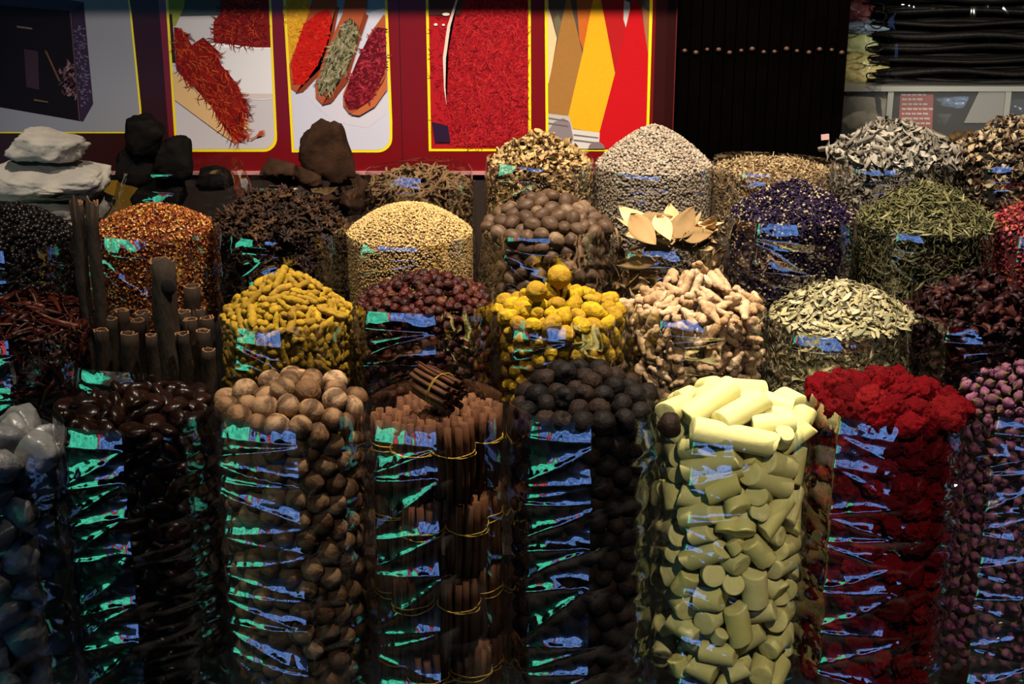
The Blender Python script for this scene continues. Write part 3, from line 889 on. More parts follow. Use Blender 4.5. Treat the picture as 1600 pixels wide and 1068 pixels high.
def flower_np(seed, r=.02):
    """dried hibiscus calyx: five crumpled pointed lobes round a cup"""
    parts = []; R = random.Random(seed)
    for k in range(5):
        a = k * 2 * PI / 5 + R.uniform(-.2, .2)
        V, F = leaf_np(r * R.uniform(1.2, 1.7), r * .38, curl=.7, bend=.6, seed=seed + k, nx=8, nyh=2, thick=.0007)
        V[:, 0] += r * .6
        up = R.uniform(.3, 1.2); c, s = math.cos(up), math.sin(up)
        x, z = V[:, 0] * c - V[:, 2] * s, V[:, 0] * s + V[:, 2] * c
        V = np.stack([x * math.cos(a) - V[:, 1] * math.sin(a), x * math.sin(a) + V[:, 1] * math.cos(a), z - r * .4], 1)
        parts.append((V, F))
    b, bf = ball_np(10, 8); parts.append((b * r * .3 - np.array([0, 0, r * .4]), bf))
    V, F = join_np(parts)
    for i, p in enumerate(V): V[i] = p + .0022 * np.array([nz(p, 90, seed), nz(p, 90, seed + 1), nz(p, 90, seed + 2)])
    return V, F
def seed_np(r, el=1.0, nu=7, nv=5, seed=0, amp=0.0):
    V, F = ball_np(nu, nv)
    if amp: V = displace(V, amp, 1.6, seed)
    V = V * r; V[:, 0] *= el
    return V, F
def flake_np(L, W, seed, curl=.3):
    R = random.Random(seed); n = 6
    V = [(0, 0, 0)] + [(L * R.uniform(.6, 1) * math.cos(a), W * R.uniform(.6, 1) * math.sin(a), curl * L * R.uniform(-.6, 1)) for a in [2 * PI * k / n for k in range(n)]]
    V += [(x * .9, y * .9, z - .0005) for x, y, z in V]
    h = n + 1; T = []
    for i in range(n):
        j = (i + 1) % n; T.append((0, 1 + i, 1 + j)); T.append((h, h + 1 + j, h + 1 + i))
    Q = [(1 + i, h + 1 + i, h + 1 + (i + 1) % n, 1 + (i + 1) % n) for i in range(n)]
    return np.array(V), [np.array(T), np.array(Q)]

Z_ROW = {1: .10, 2: .40, 3: .52, 4: .64}      # heights of the four steps of the stand
Y_ROW = {1: 2.15, 2: 2.45, 3: 2.71, 4: 2.97}
def LB(heap, wall, top=None, west=None, east=None): return dict(heap=heap, wall=wall, top=top, west=west, east=east)

# ================================================================== front row
# dark glossy nuts
bag = Bag(210, 240, 632, 618, 2.15, 1.6, vmin=1085, offset=.006)
ms = [to_mesh('glossy_nut', nut_np(s, .0235), M['nut']) for s in range(4)]
pk = pack(bag, [(.0105, .012)] * 4, .045, .62, seed=11, tilt=.5, nmax=330)
place(ms, pk, bag, 'glossy_nut', LB('dark glossy flat nut lying open above the cellophane rim', 'dark glossy flat nut behind crinkled cellophane below the rim', 'dark glossy flat nut lying topmost in its bag', 'dark glossy flat nut at the rim beside the white crystals', 'dark glossy flat nut at the rim beside the brown dried limes'), 'nut', 'dark glossy nuts in the front bag', 1)
make_film('cellophane_bag', bag, Z_ROW[1], 'clear crinkled cellophane bag full of dark glossy nuts', seed=1, amp=.0046, cell=(.07, .020), rimwob=.003, extra=.004)
# brown dried limes
bag = Bag(455, 226, 626, 578, 2.15, 1.7, vmin=1085, offset=.008)
ms = [to_mesh('dried_lime', lime_np(s), M['lime']) for s in range(6)]
pk = pack(bag, [(0, .0200)] * 6, .075, .60, seed=12, smin=.86, smax=1.06)
place(ms, pk, bag, 'dried_lime', LB('brown dried lime heaped open above the cellophane rim', 'brown dried lime pressed behind the cellophane wall', 'brown dried lime crowning its heap in front of turmeric fingers', 'brown dried lime at the rim beside the dark nuts', 'brown dried lime at the rim beside the cinnamon bundles'), 'dried lime', 'brown dried limes in the front bag', 2)
make_film('cellophane_bag', bag, Z_ROW[1], 'clear crinkled cellophane bag full of brown dried limes', seed=2, amp=.0042, cell=(.06, .026))
# black dried limes
bag = Bag(912, 232, 622, 568, 2.15, 1.6, vmin=1085, offset=.008)
ms = [to_mesh('black_lime', lime_np(s + 20, .0195, dim=.16, ribs=.022, wr=.06), M['black_lime']) for s in range(6)]
pk = pack(bag, [(0, .0185)] * 6, .07, .60, seed=13, smin=.86, smax=1.1)
place(ms, pk, bag, 'black_lime', LB('black wrinkled dried lime heaped open above the cellophane rim', 'black wrinkled dried lime in shade behind the cellophane wall', 'black wrinkled dried lime crowning the dark heap', 'black wrinkled dried lime at the rim beside the cinnamon bundles', 'black wrinkled dried lime at the rim beside pale yellow sticks'), 'dried lime', 'black dried limes in the front bag', 3)
make_film('cellophane_bag', bag, Z_ROW[1], 'clear crinkled cellophane bag full of black dried limes', seed=3, amp=.0050, cell=(.075, .038))
# pale yellow sticks
bag = Bag(1147, 236, 645, 596, 2.15, 1.5, vmin=1085, offset=.010)
dims = [(.012, .020), (.020, .019), (.028, .0195), (.034, .019), (.008, .016), (.018, .0205), (.004, .012)]
ms = [to_mesh('yellow_stick', stick_np(s, *dims[s]), M['sulphur']) for s in range(7)]
pin_px = [   # u1, v1, u2, v2, Y1, Y2, radius m, label
    (1086, 670, 1204, 694, 2.050, 2.050, .0205, 'longest pale yellow stick lying across the front of its heap'),
    (1078, 652, 1140, 608, 2.090, 2.120, .0225, 'thick pale yellow stick leaning up steeply at the top of its heap'),
    (1128, 660, 1188, 624, 2.060, 2.110, .0205, 'grooved pale yellow stick leaning behind the longest one'),
    (1042, 644, 1066, 634, 2.085, 2.120, .0185, 'short pale yellow stub beside the stray black lime'),
    (1062, 626, 1098, 622, 2.170, 2.190, .0185, 'pale yellow stick low at the back of its heap beside the black limes'),
    (1135, 606, 1190, 610, 2.200, 2.215, .0175, 'pale yellow stick lying flat at the very back of its heap'),
    (1196, 628, 1232, 640, 2.160, 2.150, .0190, 'pale yellow stick sloping down the back toward the red flowers'),
    (1178, 664, 1236, 660, 2.075, 2.085, .0175, 'pale yellow stick lying level above the cut wedge'),
    (1222, 702, 1266, 668, 2.080, 2.090, .0125, 'thin cut wedge of pale yellow stick beside the red flower bag')]
pins, pin_lab = [], []
for u1, v1, u2, v2, ya, yb, r, lab in pin_px:
    a, b = P(u1, v1, ya), P(u2, v2, yb); d = b - a
    pins.append(((a + b) / 2, d.normalized(), max(.002, d.length / 2 - r * .3), r)); pin_lab.append(lab)
bl = P(1047, 664, 2.035)
pins.append((bl, Vector((1, 0, 0)), 0.0, .021))
pk = pack(bag, dims, .075, .60, seed=14, pins=pins, smin=.9, smax=1.08, tilt=.5, weights=[1.5, 2.5, 3, 2, .8, 2, .4], iters=180, zb=.55)
place(ms, pk, bag, 'yellow_stick', LB('pale yellow cast stick among others open above the rim', 'pale yellow cast stick stacked behind the stretched cellophane'), 'mineral stick', 'pale yellow sticks in the front bag', 4)
for k, (c, a, h, r) in enumerate(pins[:-1]):
    o = obj('yellow_stick', to_mesh('yellow_stick', stick_np(40 + k, h, r), M['sulphur'])); o.rotation_mode = 'QUATERNION'
    o.rotation_quaternion = a.to_track_quat('X', 'Z'); o.location = c; tag(o, pin_lab[k], 'mineral stick', 'pale yellow sticks in the front bag')
o = obj('black_lime', to_mesh('black_lime', lime_np(77, .0205, dim=.16, ribs=.02, wr=.09), M['black_lime'])); o.location = bl
tag(o, 'stray black dried lime lying against the pale yellow sticks', 'dried lime', 'black dried limes in the front bag')
make_film('cellophane_bag', bag, Z_ROW[1], 'clear shiny cellophane bag stretched over pale yellow sticks', seed=4, amp=.0026, cell=(.09, .016))
# red cockscomb flowers
bag = Bag(1386, 230, 622, 576, 2.15, 1.9, vmin=1085, offset=.010)
ms = [to_mesh('cockscomb_flower', cock_np(s), M['cock']) for s in range(5)]
pk = pack(bag, [(.004, .0195)] * 5, .06, .66, seed=15, smin=.8, smax=1.2)
place(ms, pk, bag, 'cockscomb_flower', LB('crimson velvety dried cockscomb flower open above the rim', 'crimson dried cockscomb flower pressed behind the cellophane wall', 'crimson velvety cockscomb flower crowning its heap', 'crimson cockscomb flower at the rim beside pale yellow sticks', 'crimson cockscomb flower at the rim beside the purple rosebuds'), 'flower', 'dried cockscomb flowers in the front bag', 5)
make_film('cellophane_bag', bag, Z_ROW[1], 'clear crinkled cellophane bag full of crimson cockscomb flowers', seed=5, amp=.0044, cell=(.06, .022))
# purple rosebuds
bag = Bag(1614, 234, 616, 566, 2.15, 1.6, vmin=1085, offset=.004)
ms = [bud_mesh(s) for s in range(5)]
pk = pack(bag, [(.005, .0080)] * 5, .035, .62, seed=16, nmax=640, tilt=.5, smin=.85, smax=1.2)
place(ms, pk, bag, 'rosebud', LB('purple dried rosebud open above the cellophane rim', 'purple dried rosebud pressed behind the cellophane wall', 'purple dried rosebud crowning its heap', 'purple dried rosebud at the rim beside the crimson flowers'), 'rosebud', 'dried rosebuds in the front bag', 6)
make_film('cellophane_bag', bag, Z_ROW[1], 'clear crinkled cellophane bag full of purple rosebuds', seed=6, amp=.0042, cell=(.05, .022))
# white crystals
bag = Bag(-28, 226, 690, 655, 2.12, 1.8, vmin=1085, offset=.012)
ms = [to_mesh('alum_crystal', hull_rock_np(s + 3, .036, .031, .029, n=22, amp=.07, box=2.0, cuts=4), M['alum']) for s in range(5)]
pk = pack(bag, [(0, .028)] * 5, .075, .6, seed=17, smin=.7, smax=1.25)
place(ms, pk, bag, 'alum_crystal', LB('cloudy white crystal lump open above the cellophane rim', 'cloudy white crystal lump in shade behind the cellophane', 'cloudy white crystal lump topmost of its heap', None, 'cloudy white crystal lump at the rim beside the dark nuts'), 'crystal', 'white crystal lumps in the front bag', 7)
make_film('cellophane_bag', bag, Z_ROW[1], 'clear cellophane bag full of cloudy white crystal lumps', seed=7, amp=.003, cell=(.06, .03))
# cinnamon bundles
bag = Bag(682, 220, 630, 622, 2.15, 1.6, vmin=1085)
LST = .132
qms = [mk_mesh('cinnamon_stick', *quill_np(LST * random.Random(s).uniform(.96, 1.04), .0022, .0068, 1.7, .0011, 22, 4, s, .0012), M['stick']) for s in range(5)]
hexp = [(0, 0)] + [(.0142 * math.cos(a), .0142 * math.sin(a)) for a in np.arange(6) * PI / 3] + [(.0272 * math.cos(a), .0272 * math.sin(a)) for a in np.arange(12) * PI / 6 + .1]
def ring_np(r, z, t, seed):
    pts = []
    n = 30
    for i in range(n):
        a = 2 * PI * i / n; pts.append((r * (1 + .03 * math.sin(6 * a + seed)) * math.cos(a), r * (1 + .03 * math.sin(6 * a + seed)) * math.sin(a), z + .0035 * math.sin(a + seed)))
    V, q = [], []
    for i, p in enumerate(pts):
        a = 2 * PI * i / n
        for j in range(6):
            b = 2 * PI * j / 6; V.append((p[0] + t * math.cos(b) * math.cos(a), p[1] + t * math.cos(b) * math.sin(a), p[2] + t * math.sin(b)))
    for i in range(n):
        k = (i + 1) % n
        for j in range(6):
            l = (j + 1) % 6; q.append((i * 6 + j, k * 6 + j, k * 6 + l, i * 6 + l))
    return np.array(V), np.array(q)
def make_bundle(label, group='cinnamon stick bundles'):
    root = empty('cinnamon_bundle'); R = random.Random(5)
    for k, (x, y) in enumerate(hexp):
        s = obj('cinnamon_stick', qms[k % 5], root); s.location = (x + R.uniform(-.001, .001), y + R.uniform(-.001, .001), R.uniform(-.006, .006)); s.rotation_euler = (R.uniform(-.02, .02), R.uniform(-.02, .02), R.uniform(0, 6.3))
    V, q = join_np([ring_np(.0355, .012, .0010, 1), ring_np(.0355, .017, .0010, 3)])
    tag(obj('rubber_band', mk_mesh('rubber_band', V, q, M['band']), root), 'yellow rubber band')
    return tag(root, label, 'cinnamon bundle', group)
def copy_tree(o):
    c = o.copy(); COL.objects.link(c)
    for ch in list(o.children):
        d = ch.copy(); COL.objects.link(d); d.parent = c
    return c
proto = make_bundle('small bundle of cinnamon sticks lying crosswise on top of the standing bundles')
proto.location = P(684, 606, 2.125); proto.rotation_mode = 'QUATERNION'; proto.rotation_quaternion = Vector((.70, -.68, -.16)).to_track_quat('Z', 'Y'); proto.scale = (.82, .82, .62)
R = random.Random(9)
for tier in range(4):
    zc = bag.zr - .004 - LST / 2 - tier * (LST + .004)
    angs = [(-1.5, 'beside the brown dried limes'), (-.52, 'facing front behind the coloured reflection'), (.5, 'facing front, second from the black limes'), (1.45, 'beside the black limes'), (2.5, 'at the back of the bag'), (-2.55, 'at the back beside the turmeric bag')]
    for k, (a, wh) in enumerate(angs[:6 if tier == 0 else 4]):
        b = copy_tree(proto); rr = bag.Rc - .039
        a += R.uniform(-.08, .08) + (.25 if tier % 2 else 0) * (0 if k in (0, 3) else 1)
        b.scale = (1, 1, 1); b.rotation_mode = 'XYZ'; b.rotation_euler = (R.uniform(-.03, .03), R.uniform(-.04, .04), R.uniform(0, 6.3))
        b.location = (bag.cx + rr * math.sin(a), bag.cy - rr * math.cos(a), zc + (R.uniform(-.012, .008) if tier == 0 else 0))
        b['label'] = 'standing cinnamon bundle in the ' + ['top', 'second', 'third', 'lowest'][tier] + ' layer ' + wh
b = copy_tree(proto); b.scale = (1, 1, 1); b.rotation_mode = 'XYZ'; b.rotation_euler = (0, 0, 1); b.location = (bag.cx, bag.cy, bag.zr - .014 - LST / 2); b['label'] = 'standing cinnamon bundle in the middle, under the lying bundle'
make_film('cellophane_bag', bag, Z_ROW[1], 'clear cellophane bag with wide folds around cinnamon bundles', seed=8, amp=.0036, cell=(.085, .055), extra=.002)

# ================================================================== second row
# dark red chilies
bag = Bag(35, 225, 495, 452, 2.45, 1.5, vmin=660, offset=.008)
ms = [to_mesh('dried_chili', chili_np(s), M['chili']) for s in range(5)]
pk = pack(bag, [(.030, .0055)] * 5, .03, .75, seed=21, tilt=.5)
place(ms, pk, bag, 'dried_chili', LB('dark red dried chili heaped beside the cassia tubes', 'dark red dried chili behind cellophane in deep shade', 'dark red dried chili topmost in its heap', None, 'dark red dried chili at the rim beside the cassia tubes'), 'chili', 'dark red dried chilies', 8)
make_film('cellophane_bag', bag, Z_ROW[2], 'clear cellophane bag of dark red chilies in shade', seed=11, nth=110)
# cassia bark tubes
bag = Bag(225, 226, 520, 512, 2.45, 1.6, vmin=660)
cb = [(-.62, -.50, .0, 0), ]
def cassia(u, vtop, Y, r, label, seed, turns=1.25, double=False, base=.62, notch=.006):
    top = P(u, vtop, Y); base_z = base
    L = top.z - base_z
    V, Fq = quill_np(L, r * .55, r, turns, .0028, 30, 9, seed, .0016, double=double, center=False, notch=notch)
    zc = [V[f, 2].min(1) for f in Fq]; cut = [(z > L - .0015 - notch).astype(int) for z in zc]
    me = mk_mesh('cassia_tube', V, Fq, [M['bark'] if r > .02 or double else M['bark_shaded'], M['barkin']], True, np.concatenate(cut))
    o = obj('cassia_tube', me, loc=(top.x, Y, base_z)); o.rotation_euler = (0, 0, seed * 1.3 if not double else -.2)
    return tag(o, label, 'cassia bark', 'cassia bark tubes')
cassia(118, 316, 2.44, .0125, 'tallest cassia bark tube, double rolled, standing beside the chili flakes', 3, 1.3, double=.030, notch=.02)
cassia(252, 404, 2.41, .0235, 'thick tall cassia bark tube with a hollow knot, standing before the chili flakes', 4, 1.15, notch=.012)
tb0 = [o for o in bpy.data.objects if o.get('label', '').startswith('thick tall cassia')][0]
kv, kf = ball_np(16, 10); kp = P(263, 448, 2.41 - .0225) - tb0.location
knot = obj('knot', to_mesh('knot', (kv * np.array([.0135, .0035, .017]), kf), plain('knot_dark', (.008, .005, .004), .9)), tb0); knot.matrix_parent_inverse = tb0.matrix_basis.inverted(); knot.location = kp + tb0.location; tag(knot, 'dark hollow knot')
sh = [(190, 484, 2.47, .015), (172, 497, 2.44, .013), (215, 500, 2.45, .014), (222, 487, 2.50, .016), (200, 520, 2.38, .016), (285, 487, 2.46, .015), (298, 498, 2.44, .014), (310, 482, 2.52, .014), (300, 446, 2.53, .018), (322, 496, 2.47, .014), (315, 516, 2.41, .015), (286, 520, 2.37, .013), (160, 515, 2.40, .014), (238, 522, 2.36, .012), (325, 545, 2.38, .012)]
wh = ['just behind the thick tube', 'between the two tall tubes, in front', 'between the two tall tubes, touching the thick one', 'between the tall tubes at the back', 'low at the front between the tall tubes', 'touching the thick tube on its turmeric side', 'third in line before the turmeric', 'at the back before the star anise', 'wide and torn, standing up behind the others', 'at the rim beside the turmeric fingers', 'low beside the turmeric fingers', 'low at the front against the thick tube', 'low beside the tallest tube', 'lowest at the front under the thick tube', 'lowest beside the turmeric fingers']
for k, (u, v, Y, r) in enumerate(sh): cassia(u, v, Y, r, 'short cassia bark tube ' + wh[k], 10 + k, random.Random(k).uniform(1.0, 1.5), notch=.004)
make_film('cellophane_bag', bag, Z_ROW[2], 'clear low cellophane bag around the cassia bark tubes', seed=12, nth=110, extra=-.025, amp=.004, cell=(.05, .06))
# turmeric fingers
bag = Bag(448, 208, 486, 410, 2.45, 1.15, vmin=650, offset=.006)
ms = [to_mesh('turmeric_finger', finger_np(s, *[(.021, .0075), (.015, .0075), (.026, .0070), (.018, .0085), (.012, .0065), (.022, .0075)][s]), M['finger']) for s in range(6)]
pk = pack(bag, [(.021, .0070), (.015, .0070), (.026, .0066), (.018, .0078), (.012, .006), (.022, .0070)], .034, .72, seed=22, tilt=.35)
place(ms, pk, bag, 'turmeric_finger', LB('yellow dried turmeric finger heaped open above the rim', 'yellow dried turmeric finger pressed behind the cellophane', 'yellow turmeric finger topmost on its heap', 'yellow turmeric finger at the rim beside the cassia tubes', 'yellow turmeric finger at the rim beside the red rose hips'), 'turmeric', 'yellow turmeric fingers', 9)
make_film('cellophane_bag', bag, Z_ROW[2], 'clear cellophane bag full of yellow turmeric fingers', seed=13, nth=120, cell=(.06, .03))
# rose hips
bag = Bag(664, 212, 465, 428, 2.45, 1.9, vmin=650, offset=.003)
ms = [to_mesh('rose_hip', hip_np(s), M['hip']) for s in range(6)]
pk = pack(bag, [(0, .0092)] * 6, .030, .62, seed=23, nmax=430, smin=.85, smax=1.15)
place(ms, pk, bag, 'rose_hip', LB('dark red wrinkled rose hip heaped open above the rim', 'dark red wrinkled rose hip behind the cellophane wall', 'dark red rose hip crowning its heap before the coriander', 'dark red rose hip at the rim beside the turmeric fingers', 'dark red rose hip at the rim beside the turmeric bulbs'), 'rose hip', 'dried rose hips', 10)
make_film('cellophane_bag', bag, Z_ROW[2], 'clear cellophane bag full of dark red rose hips', seed=14, nth=120, cell=(.06, .045))
# turmeric bulbs
bag = Bag(876, 208, 480, 436, 2.45, 1.0, vmin=650, offset=.008)
ms = [to_mesh('turmeric_bulb', bulb_np(s, .0155), M['bulb']) for s in range(7)]
tb = P(874, 431, 2.43)
pins = [(tb, Vector((.4, -.85, .2)).normalized(), .002, .0205), (P(838, 455, 2.39), Vector((.5, -.7, .3)).normalized(), .003, .0185)]
pk = pack(bag, [(.0045, .0142)] * 7, .05, .62, seed=24, smin=.70, smax=1.12, pins=pins, tilt=.6)
place(ms, pk, bag, 'turmeric_bulb', LB('bright yellow turmeric bulb heaped open above the rim', 'yellow turmeric bulb pressed behind the cellophane wall', None, 'bright yellow turmeric bulb at the rim beside the rose hips', 'bright yellow turmeric bulb at the rim beside the pale ginger'), 'turmeric', 'yellow turmeric bulbs', 11)
for (c, a, h, r), lab, s in zip(pins, ['largest yellow turmeric bulb, round and ringed, crowning the heap', 'ringed yellow turmeric bulb sitting just below the topmost bulb'], (31, 32)):
    o = obj('turmeric_bulb', to_mesh('turmeric_bulb', bulb_np(s, r * 1.02), M['bulb'])); o.location = c; o.rotation_mode = 'QUATERNION'; o.rotation_quaternion = a.to_track_quat('X', 'Z')
    tag(o, lab, 'turmeric', 'yellow turmeric bulbs')
make_film('cellophane_bag', bag, Z_ROW[2], 'clear cellophane bag full of yellow turmeric bulbs', seed=15, nth=120, cell=(.05, .03))
# dried ginger
bag = Bag(1090, 210, 474, 400, 2.45, .8, vmin=660, offset=.012)
ms = [to_mesh('ginger_root', ginger_np(s), M['ginger']) for s in range(7)]
pk = pack(bag, [(.021, .0098)] * 7, .055, .74, seed=25, smin=.7, smax=1.15, tilt=.6, prot=(0, .7))
place(ms, pk, bag, 'ginger_root', LB('pale knobbly dried ginger root heaped open above the rim', 'pale knobbly dried ginger root pressed behind the cellophane', 'pale knobbly ginger root at the peak of its heap', 'pale ginger root at the rim beside the turmeric bulbs', 'pale ginger root at the rim beside the senna leaves'), 'ginger', 'pale dried ginger roots', 12)
make_film('cellophane_bag', bag, Z_ROW[2], 'clear cellophane bag full of pale dried ginger', seed=16, nth=120, cell=(.06, .03))
# senna leaves
bag = Bag(1313, 222, 496, 443, 2.45, 1.6, vmin=660, offset=.004)
sl = [leaf_np(.027 * k, .0043 * k, curl=c, bend=b, seed=s, nx=6, nyh=1, twist=t) for s, (k, c, b, t) in enumerate([(1, .3, .1, .3), (.8, .5, -.15, -.5), (1.15, .15, .2, .2), (.9, .6, .1, .8)])]
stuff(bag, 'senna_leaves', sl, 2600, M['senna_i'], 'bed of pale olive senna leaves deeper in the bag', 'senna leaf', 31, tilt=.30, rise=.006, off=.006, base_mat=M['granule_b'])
ms = [to_mesh('senna_leaf', v, M['senna']) for v in sl]
lay(bag, ms, 290, 'senna_leaf', LB('pale olive dried senna leaf on top of its heap', 'pale olive dried senna leaf', 'pale olive senna leaf at the very top of its heap'), 'senna leaf', 'pale senna leaves on the heap', 32, tilt=.38, rise=.011, smin=.65, smax=1.05)
make_film('cellophane_bag', bag, Z_ROW[2], 'clear cellophane bag full of pale senna leaves', seed=17, nth=120, cell=(.06, .05))
# hibiscus
bag = Bag(1535, 232, 482, 412, 2.45, 1.4, vmin=660, offset=.012)
ms = [to_mesh('hibiscus_flower', flower_np(s, .019), M['hibiscus']) for s in range(5)]
pk = pack(bag, [(0, .0165)] * 5, .05, .72, seed=26, smin=.8, smax=1.2)
place(ms, pk, bag, 'hibiscus_flower', LB('dark red crumpled hibiscus flower on the shaded heap', 'dark red crumpled hibiscus flower behind the cellophane', 'dark red crumpled hibiscus flower topmost in its heap', 'dark red hibiscus flower at the rim beside the senna leaves'), 'flower', 'dark hibiscus flowers', 13)
make_film('cellophane_bag', bag, Z_ROW[2], 'clear cellophane bag full of dark hibiscus flowers', seed=18, nth=120)

# ================================================================== third row
# dark resin
bag = Bag(20, 190, 372, 320, 2.71, 1.7, vmin=520, offset=.004)
stuff(bag, 'dark_resin', [seed_np(.006, 1.2, 7, 5, s, .25) for s in range(4)] + [flake_np(.006, .005, 3)], 2600, M['dark_i'], 'dark shiny resin bits flecked with pale ones below white rocks', 'resin', 41, tilt=.8, rise=.006, base_mat=M['dark_b'])
make_film('cellophane_bag', bag, Z_ROW[3], 'clear cellophane bag of dark resin bits below the white rocks', seed=21, nth=100)
# chili flakes
bag = Bag(240, 188, 356, 320, 2.71, 1.9, vmin=520, offset=.002)
stuff(bag, 'chili_flakes', [flake_np(.0036, .0026, s, .5) for s in range(4)] + [flake_np(.0026, .0024, 9, .4)], 9000, M['flake'], 'heap of orange red crushed chili flakes in a clear bag', 'chili flakes', 42, tilt=.6, rise=.004, off=.003, base_mat=M['flake_b'], smooth=False)
make_film('cellophane_bag', bag, Z_ROW[3], 'clear cellophane bag full of crushed chili flakes', seed=22, nth=110)
# star anise
bag = Bag(438, 204, 352, 294, 2.71, 1.5, vmin=520, offset=.006)
an = [anise_np(s) for s in range(5)]
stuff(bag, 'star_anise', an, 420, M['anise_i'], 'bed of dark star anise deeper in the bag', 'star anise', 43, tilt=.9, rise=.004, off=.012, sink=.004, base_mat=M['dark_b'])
lay(bag, [to_mesh('star_anise_pod', v, M['anise']) for v in an], 230, 'star_anise_pod', LB('dark brown star anise pod open on its heap', 'dark brown star anise pod behind the cellophane', 'dark brown star anise pod topmost on its heap', 'dark brown star anise pod at the rim beside chili flakes', 'dark brown star anise pod at the rim beside the coriander'), 'star anise', 'dark star anise pods', 44, tilt=.9, rise=.010, heap_only=False, zlow=bag.zr - .05, ang=1.6)
make_film('cellophane_bag', bag, Z_ROW[3], 'clear cellophane bag full of dark star anise', seed=23, nth=110)
# coriander seeds
bag = Bag(640, 200, 362, 319, 2.71, 2.0, vmin=540)
bag.hz *= 1.0
stuff(bag, 'coriander_seeds', [seed_np(.0020, 1.08, 7, 5, s) for s in range(2)], 14500, M['coriander'], 'smooth mound of round beige coriander seeds in a clear bag', 'coriander', 45, tilt=1, rise=.002, off=.0022, base_mat=M['coriander_b'])
make_film('cellophane_bag', bag, Z_ROW[3], 'clear cellophane bag full of beige coriander seeds', seed=24, nth=110, amp=.002)
# nutmegs
bag = Bag(855, 202, 350, 298, 2.71, 1.8, vmin=520, offset=.006)
ms = [to_mesh('nutmeg', nutmeg_np(s), M['nutmeg']) for s in range(5)]
pk = pack(bag, [(.003, .0136)] * 5, .045, .62, seed=27, smin=.88, smax=1.12, tilt=.6)
place(ms, pk, bag, 'nutmeg', LB('brown ribbed nutmeg heaped open above the cellophane rim', 'brown ribbed nutmeg behind the cellophane wall', 'brown ribbed nutmeg crowning its heap', 'brown ribbed nutmeg at the rim beside the coriander', 'brown ribbed nutmeg at the rim beside the bay leaves'), 'nutmeg', 'brown nutmegs', 14)
make_film('cellophane_bag', bag, Z_ROW[3], 'clear cellophane bag full of brown nutmegs', seed=25, nth=110)
# bay leaves
bag = Bag(1047, 182, 362, 345, 2.71, 1.6, vmin=520, offset=.004)
bl_ = [leaf_np(.085 * k, .017 * k, curl=c, bend=b, seed=s, nx=11, nyh=2, twist=t, thick=.0006, tip=2.2) for s, (k, c, b, t) in enumerate([(1, .3, .25, .2), (.85, .5, -.15, -.4), (1.1, .2, .35, .3), (.7, .5, .1, .7)])]
ms = [to_mesh('bay_leaf', v, M['bay']) for v in bl_]
RB = np.random.default_rng(55); protos = {}; bay = []
BW = ['lying flat and pale, topmost of its heap', 'lying flat and pale over the folded leaves']
for k in range(95):
    v = k % 4
    if v in protos: o = protos[v].copy(); COL.objects.link(o)
    else: o = protos[v] = obj('bay_leaf', ms[v])
    o.rotation_mode = 'QUATERNION'
    if k < 50:      # lying in the open bag
        a, q = RB.uniform(-PI, PI), math.sqrt(RB.uniform(0, 1)) * bag.Rc * .72
        zz = bag.zr + RB.uniform(-.03, .012) + .012 * (1 - q / bag.Rc)
        Mx = rot_to(np.array([[0, 0, 1.0]]), RB, tilt=.28)[0]; loc = (bag.cx + q * math.sin(a), bag.cy - q * math.cos(a), zz); heap = True
    else:           # pressed upright against the film
        a = RB.uniform(-1.8, 1.8); q = bag.Rc - RB.uniform(.004, .014)
        n = np.array([[math.sin(a), -math.cos(a), .15]]); Mx = rot_to(n, RB, tilt=.12)[0]; zz = bag.zr - RB.uniform(.03, .15)
        loc = (bag.cx + q * .94 * math.sin(a), bag.cy - q * .94 * math.cos(a), zz); heap = False
    o.rotation_quaternion = Matrix(Mx.tolist()).to_quaternion(); o.location = loc; s = RB.uniform(.75, 1.1); o.scale = (s, s, s)
    if heap: tag(o, 'pale tan bay leaf lying in the open top of its bag', 'bay leaf', 'dried bay leaves')
    else: tag(o, 'brown bay leaf standing pressed against the cellophane', 'bay leaf', 'dried bay leaves')
    bay.append((o, heap))
for k, (u, v, Y, yaw, tl) in enumerate([(1022, 352, 2.655, .25, .75), (1036, 362, 2.635, -1.2, .80), (1068, 356, 2.645, 1.1, .85), (1048, 340, 2.69, 1.7, .5), (988, 346, 2.67, 2.4, .55), (1090, 374, 2.625, .2, .7), (1004, 366, 2.63, -.9, .9)]):
    o = protos[k % 4].copy(); COL.objects.link(o); o.location = P(u, v, Y) + Vector((0, 0, .006)); o.rotation_mode = 'QUATERNION'
    o.rotation_quaternion = Quaternion((1, 0, 0), tl) @ Quaternion((0, 0, 1), yaw); o.scale = (.86, 1.3, 1)
    tag(o, 'broad pale bay leaf lying ' + ['face up beside the topmost leaf', 'with its tip pointing to the front', 'broadest of the heap, tip toward the violet flowers', 'at the back below the grey granules', 'at the back beside the nutmegs', 'along the front rim above the ginger', 'steeply at the front beside the nutmegs'][k], 'bay leaf', 'dried bay leaves')
ITEMS.append((bag, bay, LB('', '')))
make_film('cellophane_bag', bag, Z_ROW[3], 'clear cellophane bag full of tan bay leaves', seed=26, nth=110, extra=-.012)
# violet flowers
bag = Bag(1238, 194, 335, 280, 2.71, 1.3, vmin=520, offset=.002)
stuff(bag, 'violet_flowers', [flake_np(.0042, .003, s, .7) for s in range(4)] + [seed_np(.0026, 1, 7, 5, s) for s in range(1)], 9000, M['violet'], 'heap of dark violet dried flowers with small cream buds', 'violet flowers', 46, tilt=.9, rise=.006, off=.004, base_mat=M['violet_b'])
make_film('cellophane_bag', bag, Z_ROW[3], 'clear cellophane bag full of dark violet flowers', seed=27, nth=110)
